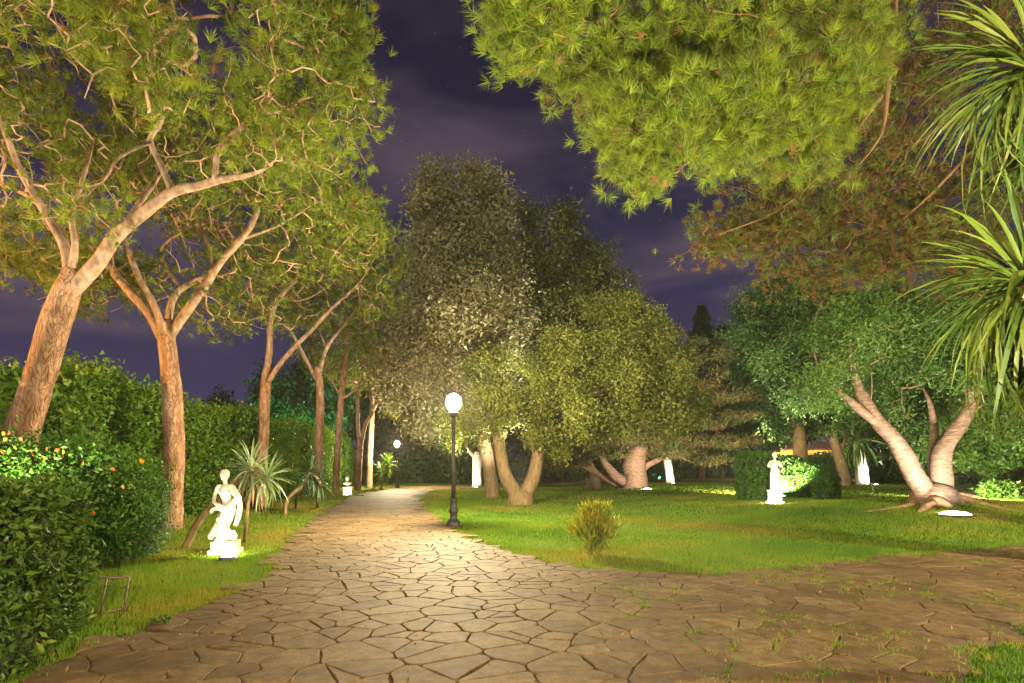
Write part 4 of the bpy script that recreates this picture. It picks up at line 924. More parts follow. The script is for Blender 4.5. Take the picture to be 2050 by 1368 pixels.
make_tree('ombu_tree', 'big pale-barked tree with two thick spreading trunks rising from a root mound', [
    [(1872, 1012, YO, 1.05), (1872, 995, YO, .95), (1872, 978, YO, .72), (1872, 965, YO, .25)],
    [(1862, 1000, YO, .5), (1838, 965, YO, .46), (1815, 920, YO, .40), (1790, 880, YO, .36), (1762, 850, YO, .33), (1735, 810, YO, .27), (1712, 765, YO, .22), (1702, 720, YO, .17), (1700, 690, YO, .12), (1690, 630, YO, .06)],
    [(1885, 1000, YO, .52), (1885, 960, YO, .46), (1883, 915, YO, .43), (1900, 880, YO, .38), (1925, 845, YO, .34), (1945, 810, YO, .29), (1950, 785, YO, .25), (1975, 755, YO, .18), (2010, 730, YO, .12), (2060, 690, YO, .06)],
    [(1760, 850, YO, .2), (1715, 815, YO - .2, .18), (1688, 792, YO - .3, .12), (1660, 772, YO - .3, .07), (1640, 740, YO - .3, .045), (1628, 700, YO - .2, .02)],
    [(1946, 800, YO, .18), (1930, 770, YO, .13), (1920, 745, YO, .07)],
    [(1876, 985, YO + .5, .3), (1868, 920, YO + .7, .22), (1870, 860, YO + .8, .18), (1862, 810, YO + .9, .14), (1845, 770, YO + 1, .08)],
    [(1742, 815, YO, .05), (1745, 770, YO, .045), (1742, 730, YO, .03)], [(1708, 740, YO, .06), (1690, 722, YO, .04), (1672, 715, YO, .02)], [(1940, 822, YO, .08), (1962, 815, YO - .1, .05), (1968, 810, YO - .1, .03)]],
    [(1700, 665, 45, 45, YO - .6, .8), (1765, 640, 60, 45, YO - .8, .9), (1690, 735, 40, 40, YO - .2, .6), (1655, 765, 35, 30, YO - .6, .5), (1925, 745, 40, 30, YO - .3, .5), (1985, 700, 70, 60, YO - .7, .9), (1760, 650, 110, 75, YO + .5, 1.8), (1690, 660, 60, 60, YO + .5, 1.2), (1850, 680, 120, 75, YO + 1.2, 1.8), (1830, 770, 80, 70, YO + 1.8, 1.2), (1950, 660, 110, 90, YO + .6, 1.8), (2060, 700, 110, 110, YO, 1.8), (1900, 800, 70, 50, YO + 2, 1), (1680, 770, 50, 50, YO + 1, 1), (1850, 590, 180, 50, YO, 2, .8), (2040, 820, 70, 50, YO + 1.5, 1)],
    1050, BR(48, .15, .062, .4, .3, .25), (M['smooth_bark'], M['oak_bark'], M['ombu']), 212, twig=(.006, .43, .07), trunk_sides=26, inner=.55, rs=.68, rl=.64, rough=.04, base=(bO[0], bO[1]),
    roots=[np.array([gr(1845, 1005, .22, .0), gr(1815, 1013, .14, -.02), gr(1775, 1019, .09, -.03), gr(1730, 1024, .06, -.04), gr(1690, 1027, .03, -.05)]), np.array([gr(1895, 1003, .28, .1), gr(1925, 1003, .2, .06), gr(1960, 1008, .13, .0), gr(2005, 1017, .08, -.03), gr(2060, 1027, .05, -.04)]),
           np.array([gr(1870, 1010, .3, .1), gr(1890, 1014, .2, .05), gr(1905, 1017, .1, 0)]), np.array([gr(1868, 1012, .2, .05), gr(1850, 1020, .14, .02), gr(1840, 1026, .07, 0)]), np.array([gr(1900, 1000, .26, .15), gr(1945, 996, .14, .05), gr(1975, 1000, .05, 0)])])
def lean_tree(name, label, pts, lobes, n, leaf, mats, seed, base=None, group=None):
    return make_tree(name, label, pts, lobes, n, leaf, mats, seed, group, trunk_sides=10, twig=(.01, .42, .08), inner=.5, base=base)
lean_tree('leaning_tree', 'thin leaning brown trunk with loose crown right of the orange building', [
    [(1692, 962, 38, .4), (1684, 930, 38, .33), (1673, 895, 38, .3), (1668, 865, 38, .25), (1672, 820, 38, .15)], [(1678, 910, 38, .15), (1688, 890, 38, .12), (1692, 875, 38, .08)]],
    [(1690, 820, 60, 45, 38, 3), (1740, 840, 50, 35, 38, 2.5), (1640, 840, 40, 30, 38, 2.5)], 260, BR(40, .24, .1, .6, .3, .3), (M['oak_bark'], M['oak_bark'], M['ombu']), 221)
lean_tree('lopped_tree', 'white floodlit bare trunk beyond the path, right of the lamp post', [
    [(955, 972, 46, .42), (955, 940, 46, .36), (956, 918, 46, .4), (958, 905, 46, .3)], [(957, 925, 46, .2), (970, 910, 46, .17), (985, 890, 46, .1)], [(952, 920, 46, .18), (935, 895, 46, .13), (920, 870, 46, .08)]],
    [(960, 860, 70, 35, 47, 3), (1000, 880, 40, 25, 48, 2.5), (915, 870, 45, 30, 47, 2.5)], 240, BR(40, .26, .13, .7), (M['pale_bark'], M['wood_bark'], M['backwood']), 222)
lean_tree('pale_trunk_tree', 'slim white floodlit trunk on the lawn right of the cedar', [
    [(1342, 966, 44, .34), (1339, 940, 44, .3), (1334, 915, 44, .3), (1328, 890, 44, .2), (1325, 860, 44, .1)], [(1334, 915, 44, .12), (1352, 895, 44, .08)]],
    [(1330, 860, 60, 30, 46, 3), (1380, 870, 45, 25, 46, 2.5)], 200, BR(36, .26, .12, .7), (M['pale_bark'], M['wood_bark'], M['backwood']), 223)

# ------------------------------------------------------------------ hedges and bushes
def scatter_hedge(name, label, cat, core_boxes, C, leaf, mat, seed, loc, group=None, coremesh=None):
    rng = np.random.default_rng(seed)
    t = thing(name, label, cat, loc, 0, group)
    if coremesh is not None: obj('core', coremesh, t)
    V, F, var = leaf_cloud(C - np.array(loc), leaf['n'], leaf['spread'], leaf['L'], leaf['W'], rng, leaf.get('up', .5), leaf.get('droop', .1), cvar=.5, tri=leaf.get('tri', False))
    obj('foliage', npmesh('foliage', V, F, mat, var), t)
    return t
def ivy_hedge():
    rng = np.random.default_rng(301)
    line = smooth_path(np.array([[-11.2, 4, 0], [-10.7, 9, 0], [-10.6, 14, 0], [-11.0, 20, 0], [-11.6, 27, 0], [-12.6, 36, 0], [-14.4, 48, 0], [-16.5, 58, 0]]), 0.5)
    s = np.concatenate([[0], np.cumsum(np.linalg.norm(np.diff(line, axis=0), axis=1))])
    def top(sv): return 3.75 + 0.22 * np.sin(sv * 0.7) + 0.18 * np.sin(sv * 1.9 + 1) + 0.12 * np.sin(sv * 4.3)
    # solid inner mass, its front wavy
    n = len(line); tz = top(s) - 0.3
    t_ = unit(np.gradient(line, axis=0)); nx = np.stack([t_[:, 1], -t_[:, 0], np.zeros(n)], 1)
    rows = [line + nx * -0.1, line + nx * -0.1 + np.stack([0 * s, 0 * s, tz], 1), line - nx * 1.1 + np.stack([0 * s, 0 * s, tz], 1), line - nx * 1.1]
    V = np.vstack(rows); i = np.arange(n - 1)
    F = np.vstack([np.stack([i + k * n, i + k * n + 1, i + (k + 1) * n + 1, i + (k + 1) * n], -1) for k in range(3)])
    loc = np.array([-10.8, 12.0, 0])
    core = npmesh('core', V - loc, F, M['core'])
    m = 5200
    sv = s[-1] * rng.random(m) ** 1.35; idx = np.clip(np.searchsorted(s, sv), 0, n - 1)
    zz = rng.random(m) * (top(sv) - 0.02); front = 0.10 + 0.22 * pnoise(sv, zz * 1.3, 0.9, 2) + 0.12 * pnoise(sv, zz, 2.6, 3)
    C1 = line[idx] + nx[idx] * front[:, None] + np.stack([0 * sv, 0 * sv, zz], 1)
    m2 = 1500
    sv = s[-1] * rng.random(m2) ** 1.3; idx = np.clip(np.searchsorted(s, sv), 0, n - 1)
    up = top(sv) - 0.25 + np.abs(rng.normal(size=m2)) * 0.22 * (1 + (pnoise(sv, sv, 1.3) > 0.3))
    C2 = line[idx] - nx[idx] * (rng.random(m2)[:, None] * 1.1 - 0.15) + np.stack([0 * sv, 0 * sv, up], 1)
    scatter_hedge('ivy_hedge', 'tall ivy-covered hedge running along the row of pines', 'hedge', None, np.vstack([C1, C2]), dict(n=17, spread=.26, L=.125, W=.10, up=.3, tri=True), M['ivy'], 302, loc, coremesh=core)
ivy_hedge()
def box_hedge():
    rng = np.random.default_rng(311)
    # plan: right end runs along the path edge
    A = np.array([(-7.5, 2.4), (-3.62, 2.4), (-3.72, 4.2), (-4.45, 5.75), (-7.5, 5.9)])
    hz = 1.42; m = 2600
    peri = densify(A, 0.05); c = A.mean(0)
    k = rng.integers(0, len(peri), m); z = rng.random(m) * hz
    inw = np.where(z < 0.25, 0.12 * (0.25 - z) / 0.25, 0)
    P = peri[k] + (c - peri[k]) * (inw / np.linalg.norm(c - peri[k], axis=1) + 0.01)[:, None]
    C1 = np.column_stack([P, z])
    q = np.column_stack([rng.uniform(-7.5, -3.6, 1600), rng.uniform(2.4, 5.9, 1600)]); q = q[pip(A, q)]
    C2 = np.column_stack([q, hz + rng.normal(size=len(q)) * 0.03 - 0.02])
    # a loose pale shoot line down the far corner
    Ccol = np.column_stack([np.full(160, -4.43) + rng.normal(size=160) * .05, 5.72 + rng.normal(size=160) * .05, rng.random(160) * hz])
    loc = np.array([-5.5, 4.2, 0])
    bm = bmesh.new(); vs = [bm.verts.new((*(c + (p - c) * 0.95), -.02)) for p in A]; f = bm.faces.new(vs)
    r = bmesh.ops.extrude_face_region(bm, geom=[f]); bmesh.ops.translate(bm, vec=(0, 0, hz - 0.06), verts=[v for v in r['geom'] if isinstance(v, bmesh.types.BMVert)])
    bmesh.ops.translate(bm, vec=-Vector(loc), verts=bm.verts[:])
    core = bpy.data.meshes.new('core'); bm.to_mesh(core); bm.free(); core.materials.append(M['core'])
    scatter_hedge('clipped_hedge', 'clipped dark green box hedge ending at the paving beside the iron hoop', 'hedge', None, np.vstack([C1, C2, Ccol]), dict(n=12, spread=.10, L=.075, W=.03, up=.4, droop=-.2), M['clipped'], 312, loc, coremesh=core)
box_hedge()
def bush(name, label, lobes, n, leaf, mat, seed, base, cat='shrub', group=None, stems=True, inner=.5):
    rng = np.random.default_rng(seed); b = np.array([base[0], base[1], float(hgt(base[0], base[1]))])
    t = thing(name, label, cat, b, 0, group)
    T, D = lobe_points(lobes, n, rng, inner); T = T[T[:, 2] > b[2] + 0.04]
    if stems:
        st = grow(np.array([[b[0] + dx, b[1] + dy, b[2] + z] for dx, dy in ((0, 0), (.2, .1), (-.2, .1)) for z in (0, .1, .25)]), T[::6], rng, .25, .05, .005, .4, .04)
        V, F = tubes(st, 4, cap=False); stuff(obj('stems', npmesh('stems', V - b, F, M['dark_twig'], smooth=True), t))
    V, F, var = leaf_cloud(T, leaf['n'], leaf['spread'], leaf['L'], leaf['W'], rng, leaf.get('up', .5), leaf.get('droop', .1), cvar=.5, tri=leaf.get('tri', False)); obj('foliage', npmesh('foliage', V - b, F, mat, var), t)
    return t, T
lt, LT = bush('lantana_bush', 'rambling green bush dotted with red and orange flowers by the leaning pine',
    [(60, 960, 110, 70, 9.0, 1.0), (170, 970, 90, 80, 9.3, 1.0), (230, 1020, 70, 70, 9.5, .8), (120, 1050, 90, 70, 9.2, .9), (250, 960, 60, 40, 9.8, .7), (20, 910, 50, 40, 8.8, .6), (200, 1080, 60, 40, 9.4, .6)],
    900, dict(n=24, spread=.20, L=.085, W=.04, up=.3, droop=.1), M['lantana'], 321, (-7.4, 9.3))
def flowers():
    rng = np.random.default_rng(6)
    V = []; F = []
    for k in range(6):
        a = k * math.pi / 3; d = np.array([math.cos(a), math.sin(a), .35]); s = np.array([-math.sin(a), math.cos(a), 0]) * .02
        b = len(V); V += [np.zeros(3), d * .028 + s, d * .05, d * .028 - s]; F.append([b, b + 1, b + 2, b + 3])
    mes = [npmesh('flower', np.array(V), np.array(F), M['flower'], np.full(6, v)) for v in (0.05, .4, .9)]
    for i, (px, py) in enumerate(((165, 928), (62, 905), (95, 900), (115, 902), (125, 905), (5, 868), (20, 868), (30, 898), (5, 905), (65, 912), (90, 922), (175, 1033), (187, 1028), (245, 975), (262, 972), (285, 925), (280, 922), (150, 1025), (40, 880), (12, 880), (100, 1002), (225, 940))):
        v = 0 if i in (0,) else (2 if px > 240 else 1 if i % 3 else 0)
        o = obj('flower', mes[v], lt, at(px, py, 8.2 + 0.3 * rng.random()) - np.array(lt.location))
        o.rotation_euler = (R(60) + rng.normal() * .3, rng.normal() * .3, rng.random() * 6); o.scale = (1.0 if i == 0 else .72,) * 3
flowers()
bush('low_shrub', 'dark low shrub with blue-green sprays beside the furrowed pine trunk', [(285, 1040, 40, 50, 10.6, .5), (250, 1080, 50, 35, 10.3, .5), (300, 1000, 25, 30, 10.9, .3)], 260, dict(n=20, spread=.16, L=.08, W=.03), M['bluish'], 322, (-6.9, 10.5))
bush('golden_shrub', 'small golden-yellow shrub standing alone at the lawn edge', [(1165, 1060, 26, 24, 10.6, .22), (1190, 1050, 26, 30, 10.6, .22), (1212, 1062, 22, 24, 10.6, .2), (1188, 1085, 30, 24, 10.6, .24), (1175, 1040, 8, 22, 10.6, .08, 2), (1212, 1045, 7, 24, 10.6, .08, 2), (1192, 1035, 7, 20, 10.6, .08, 2)], 330, dict(n=11, spread=.08, L=.15, W=.018, up=.1, droop=-1.7), M['yellow_shrub'], 323, gnd(1190, 1108)[:2])
sh = bpy.data.objects['golden_shrub']
bush('tiny_plant', 'tiny dark plant at the edge of the paving before the left lawn', [(325, 1246, 14, 8, 5.95, .08)], 40, dict(n=10, spread=.04, L=.05, W=.02), M['clipped'], 324, gnd(325, 1254)[:2], stems=False)
# clipped ring hedge round the right-hand statue
def ring_hedge():
    rng = np.random.default_rng(331)
    c = gnd(1580, 1000); cx, cy = c[0] + .15, c[1] + .6
    C, boxes = [], []
    segs = [(-2.05, -1.2, 1.75), (-1.2, -0.45, 1.75), (-0.2, 0.5, 1.75), (0.5, 1.2, 1.6), (1.2, 2.0, 1.3), (2.0, 2.8, .9), (2.8, 3.3, .8)]
    # angle measured from "behind" (+Y) clockwise; the ring opens towards the viewer on the left
    Rr = 1.55; th = .45
    V, F = [], []
    angs = np.linspace(-2.3, 2.75, 60)
    def topz(a): return np.interp(a, [-2.3, -.4, .6, 1.6, 2.2, 2.75], [1.72, 1.72, 1.62, 1.1, .78, .72])
    z0 = c[2]
    for a in angs:
        for rr, z in ((Rr - th * .42, -.05), (Rr - th * .42, topz(a) - .05), (Rr + th * .42, topz(a) - .05), (Rr + th * .42, -.05)):
            V.append((rr * math.sin(a), rr * math.cos(a), z))
    n = len(angs)
    for i in range(n - 1):
        for k in range(3): F.append((4 * i + k, 4 * i + k + 1, 4 * i + 5 + k, 4 * i + 4 + k))
    F4 = F + [(0, 1, 2, 3), (4 * n - 4, 4 * n - 3, 4 * n - 2, 4 * n - 1)]
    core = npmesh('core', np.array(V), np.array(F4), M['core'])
    m = 3200; a = rng.uniform(-2.32, 2.78, m); face = rng.random(m)
    rr = np.where(face < .4, Rr + th * .5, np.where(face < .75, Rr - th * .5, Rr + th * (rng.random(m) - .5)))
    z = np.where(face < .75, rng.random(m), 1.0) * topz(a)
    C = np.column_stack([cx + rr * np.sin(a), cy + rr * np.cos(a), z0 + z])
    scatter_hedge('ring_hedge', 'clipped curved hedge stepping down around the right-hand statue', 'hedge', None, C, dict(n=18, spread=.10, L=.085, W=.05, up=.4, tri=True), M['lantana'], 332, (cx, cy, z0), coremesh=core)
ring_hedge()
GS = 'lit shrubs on the right beyond the forked tree'
for i, (lab, px, py, rx, ry, Y, mt) in enumerate((
        ('bright green rounded shrub behind the right trunk of the forked tree', 1980, 900, 70, 50, 27, 'bright_bush'), ('broad bright bush under the drooping spiky leaves', 2050, 860, 70, 80, 26, 'bright_bush'),
        ('soft mid-green bush left of the forked tree', 1785, 942, 36, 26, 43, 'bright_bush'), ('dark low bush far right behind the track', 2030, 925, 60, 30, 30, 'ombu'),
        ('tall leafy bush between the two thick trunks', 1850, 900, 50, 60, 29, 'ombu'), ('loose bush behind the pale lit palm', 1760, 880, 60, 50, 52, 'ombu'), ('small flat clump on the lawn right of the roots', 2005, 988, 28, 10, 23, 'bright_bush'),
        ('dark undergrowth beside the orange building', 1660, 935, 40, 22, 48, 'ficus'), ('bushy mass right of the forked tree under its crown', 2120, 900, 70, 70, 24, 'bright_bush'), ('rounded bush seen through the left fork', 1925, 930, 50, 30, 34, 'bright_bush'))):
    bush('garden_shrub', lab, [(px, py, rx, ry, Y, rx * Y / FPX)], 300, dict(n=30, tri=True, spread=.01 * Y, L=.005 * Y + .05, W=.003 * Y + .02, up=.3), M[mt], 340 + i, at(px, py, Y)[:2], group=GS, inner=.6)

# ------------------------------------------------------------------ yuccas
def blade_leaf(L, Wd, bend, seg=6, fold=.25):
    V, F = [], []
    for i in range(seg + 1):
        s = i / seg
        a = bend * s ** 1.5
        x = L * (s - 0.16 * abs(bend) * s ** 3); z = -L * 0.5 * bend * s ** 2.2
        w = Wd * 0.5 * (0.55 + 1.6 * s * (1 - s)) * (1 - s ** 5) + .0005
        V += [(x, w, z + fold * w), (x, 0, z), (x, -w, z + fold * w)]
    for i in range(seg):
        b = 3 * i
        F += [(b, b + 3, b + 4, b + 1), (b + 1, b + 4, b + 5, b + 2)]
    return np.array(V), np.array(F)
def yucca(name, label, base, trunks, heads, L, Wd, mat, dead, nleaf, seed, separate=True, group=None, barkm='oak_bark', droop=1.0, eltop=1.45, extra=0):
    """heads: (centre xyz, axis xyz)"""
    rng = np.random.default_rng(seed); b = np.array([base[0], base[1], float(hgt(base[0], base[1]))])
    t = thing(name, label, 'yucca', b, 0, group)
    for tr in trunks:
        V, F = tubes([smooth_path(np.array(tr), .1)], 10, .04); obj('trunk', npmesh('trunk', V - b, F, M[barkm], smooth=True), t)
    mes = {}
    def leafme(kind, k):
        if (kind, k) not in mes:
            V, F = blade_leaf(L, Wd, {'up': .2, 'mid': .5, 'low': .95, 'dead': .5}[kind] * droop + .1 * k)
            mes[(kind, k)] = npmesh('leaf', V, F, M[dead] if kind == 'dead' else M[mat], np.full(len(F), rng.random()))
        return mes[(kind, k)]
    acc = []
    for (c, ax) in heads:
        c = np.array(c); ax = unit(np.array(ax, float))
        u = unit(np.cross(ax, [0.3, 1, .2])); v = np.cross(ax, u)
        for i in range(nleaf + extra):
            sep_ = separate and i < nleaf
            q = (i + .5) / nleaf if i < nleaf else .12 + .8 * rng.random()
            el = eltop - 2.6 * q + rng.normal() * .12          # elevation from the axis plane
            az = i * 2.39996 + rng.normal() * .2
            d = ax * math.sin(el) + (u * math.cos(az) + v * math.sin(az)) * math.cos(el)
            kind = 'up' if el > .7 else 'mid' if el > -.15 else 'low'
            if q > .86: kind = 'dead'
            me = leafme(kind, int(rng.integers(0, 4)))
            # leaf frame: x along d, z as near up as possible
            X = Vector(d).normalized(); Z = Vector((0, 0, 1)) - X * X.z
            if Z.length < .05: Z = Vector((1, 0, 0))
            Z.normalize(); Yv = Z.cross(X)
            Mx = Matrix((X, Yv, Z)).transposed()
            Mx = Mx @ Matrix.Rotation(rng.normal() * .25, 3, 'X')
            sc_ = .8 + .35 * rng.random()
            loc = Vector(c - b - ax * (q * .16 * L) + d * .02)
            if sep_:
                o = obj('leaf', me, t); o.matrix_local = Matrix.Translation(loc) @ Mx.to_4x4() @ Matrix.Diagonal((sc_, sc_, sc_, 1))
            else:
                acc.append((me, Matrix.Translation(loc) @ Mx.to_4x4() @ Matrix.Diagonal((sc_, sc_, sc_, 1))))
    if acc:
        bm = bmesh.new()
        Vs, Fs, vr, n0 = [], [], [], 0
        for me, mx in acc:
            co = np.empty(len(me.vertices) * 3); me.vertices.foreach_get('co', co); co = co.reshape(-1, 3)
            A = np.array(mx); Vs.append(co @ A[:3, :3].T + A[:3, 3])
            li = np.empty(len(me.loops), np.int32); me.loops.foreach_get('vertex_index', li); Fs.append(li.reshape(-1, 4) + n0); n0 += len(co)
            vr.append(np.full(len(li) // 4, rng.random()))
        bm.free()
        cr_ = obj('crown' if not separate else 'leaf_mass', npmesh('crown', np.vstack(Vs), np.vstack(Fs), M[mat], np.concatenate(vr)), t)
        if separate: stuff(cr_)
    return t
h1, h2 = at(2066, 130, 4.15), at(2058, 565, 4.05)
yucca('yucca', 'large yucca with two drooping olive leaf heads beside the paving', (4.55, 4.35),
    [[(4.55, 4.35, -.1, .13), (4.5, 4.35, 1.2, .11), (4.15, 4.2, 2.2, .09), (*h2, .07)], [(4.52, 4.35, .8, .10), (4.6, 4.4, 2.6, .085), (4.2, 4.25, 3.9, .07), (*h1, .06)]],
    [(h1, (-.15, -.1, 1)), (h2, (-.2, -.15, 1))], .80, .031, 'yucca_olive', 'yucca_olive', 146, 401, droop=2.3, eltop=1.25, extra=130)
b1 = gnd(366, 1097); hd = at(503, 938, 11.5)
yucca('yucca', 'grey-green spiky yucca on a slanting trunk behind the floodlit statue', b1[:2],
    [[(*(b1 - [0, 0, .1]), .075), (*at(400, 1040, 11.6), .07), (*at(440, 1000, 11.6), .065), (*at(480, 955, 11.5), .06), (*hd, .05)], [(*(gnd(488, 1085) - [0, 0, .1]), .035), (*at(496, 1020, 11.5), .032), (*at(505, 965, 11.5), .03), (*at(512, 945, 11.5), .03)],
     [(*at(505, 940, 11.5), .05), (*at(535, 950, 11.6), .045)]],
    [(hd, (.05, -.1, 1)), (at(535, 955, 11.6), (.6, -.1, .6))], .64, .042, 'yucca_grey', 'yucca_dead', 80, 402)
b2 = gnd(571, 1030)
yucca('yucca', 'crooked-trunked yucca on the left verge before the lichen-spotted pine', b2[:2],
    [[(*(b2 - [0, 0, .1]), .07), (*at(573, 1005, 19.8), .065), (*at(590, 985, 19.8), .06), (*at(612, 968, 19.8), .055), (*at(620, 945, 19.8), .05)], [(*(gnd(592, 1018) - [0, 0, .1]), .05), (*at(595, 990, 20.2), .045), (*at(612, 975, 20.2), .04)], [(*at(622, 950, 19.8), .05), (*at(640, 965, 19.8), .05), (*at(636, 1000, 20.5), .05), (*(gnd(636, 1015) - [0, 0, .1]), .05)]],
    [(at(622, 945, 19.8), (0, 0, 1)), (at(640, 965, 19.9), (.4, 0, .8))], .75, .05, 'bluish', 'bluish', 70, 403, False)
b3 = gnd(744, 980)
yucca('yucca', 'small far yucca with slanting stems beside the far lamp post', b3[:2],
    [[(*(b3 - [0, 0, .1]), .08), (*at(762, 960, b3[1]), .07), (*at(775, 935, b3[1]), .06)], [(*(b3 + [.5, .3, -.1]), .08), (*at(776, 950, b3[1]), .07), (*at(780, 930, b3[1]), .06)]],
    [(at(776, 928, b3[1]), (0, 0, 1)), (at(765, 945, b3[1]), (-.3, 0, 1))], .95, .07, 'bright_bush', 'bright_bush', 60, 404, False)
# floodlit palm on the far lawn
bp = np.array([at(1728, 0, 40)[0], 40.0, .38])
yucca('palm_tree', 'short palm with white floodlit shaggy trunk left of the forked tree', bp[:2], [[(*(bp - [0, 0, .1]), .42), (*at(1724, 940, bp[1]), .4), (*at(1719, 905, bp[1]), .36), (*at(1716, 880, bp[1]), .25)]],
    [(at(1716, 876, bp[1]), (0, 0, 1))], 2.2, .2, 'ombu', 'ombu', 80, 405, False, barkm='pale_bark')
bpy.data.objects['palm_tree']['category'] = 'palm'

# ------------------------------------------------------------------ statues
def tube_part(pts): return tubes([smooth_path(np.array(pts, float), .02)], 12)
def plinth(t, rows, mat):
    for i, (w, d, z0, z1) in enumerate(rows):
        obj('plinth' if i == 0 else 'plinth_step', box_mesh('plinth', [(0, 0, (z0 + z1) / 2, w, d, z1 - z0)], mat, .012), t)
def head_parts(c, s, yaw=0.0, tilt=0.0):
    """face towards -Y; s = head height"""
    P = [ellipsoid((0, 0, 0), (.36 * s, .42 * s, .5 * s)), ellipsoid((0, -.12 * s, -.22 * s), (.26 * s, .30 * s, .28 * s)), ellipsoid((0, -.43 * s, -.06 * s), (.055 * s, .10 * s, .12 * s)), ellipsoid((0, -.36 * s, -.30 * s), (.12 * s, .07 * s, .05 * s)),
         ellipsoid((-.16 * s, -.345 * s, .05 * s), (.08 * s, .05 * s, .04 * s)), ellipsoid((.16 * s, -.345 * s, .05 * s), (.08 * s, .05 * s, .04 * s)), ellipsoid((0, -.30 * s, .14 * s), (.30 * s, .12 * s, .05 * s)),
         ellipsoid((0, .08 * s, .12 * s), (.42 * s, .44 * s, .45 * s)), ellipsoid((0, .42 * s, -.02 * s), (.2 * s, .2 * s, .18 * s)), ellipsoid((-.36 * s, 0, -.05 * s), (.06 * s, .1 * s, .13 * s)), ellipsoid((.36 * s, 0, -.05 * s), (.06 * s, .1 * s, .13 * s))]
    Rm = np.array(Euler((tilt, 0, yaw)).to_matrix())
    return [(V @ Rm.T + np.array(c), F) for V, F in P]
def hand_parts(c, d, side, s=1.0):
    c = np.array(c, float); d = unit(np.array(d, float)); sd = unit(np.cross(d, [0, 0.2, 1])) * side
    P = [tube_part([(*c, .026 * s), (*(c + d * .05 * s), .03 * s), (*(c + d * .08 * s), .024 * s)])]
    for k in range(4):
        o = sd * (k - 1.5) * .017 * s; l = (.055, .065, .062, .048)[k] * s
        a = c + d * .075 * s + o
        P.append(tube_part([(*a, .0095 * s), (*(a + d * l * .55), .009 * s), (*(a + d * l + np.array([0, 0, -.015 * s])), .0075 * s)]))
    a = c + d * .02 * s - sd * .028 * s
    P.append(tube_part([(*a, .011 * s), (*(a + d * .03 * s - sd * .02 * s), .0095 * s), (*(a + d * .055 * s - sd * .022 * s), .008 * s)]))
    return P
def folds(rows, nf, amp, turn=0.0, sides=48):
    """draped skirt: rows (cx, cy, z, rx, ry), pleats of depth amp"""
    V = []; a = np.linspace(0, 2 * np.pi, sides, endpoint=False)
    for i, (cx, cy, z, rx, ry) in enumerate(rows):
        k = 1 + amp * (0.3 + i / len(rows)) * np.sin(a * nf + turn * i + 1.3 * np.sin(a * 2))
        V.append(np.column_stack([cx + rx * k * np.cos(a), cy + ry * k * np.sin(a), np.full(sides, z)]))
    V = np.vstack(V); n = len(rows)
    i = np.arange(n - 1)[:, None] * sides; j = np.arange(sides)[None, :]; j2 = (j + 1) % sides
    F = np.stack([i + j, i + j2, i + sides + j2, i + sides + j], -1).reshape(-1, 4)
    V = np.vstack([V, [rows[0][:3], rows[-1][:3]]]); jj = np.arange(sides); jn = (jj + 1) % sides
    F3 = np.vstack([np.stack([np.full(sides, n * sides), jn, jj], -1), np.stack([np.full(sides, n * sides + 1), (n - 1) * sides + jj, (n - 1) * sides + jn], -1)])
    return V, [F, F3]
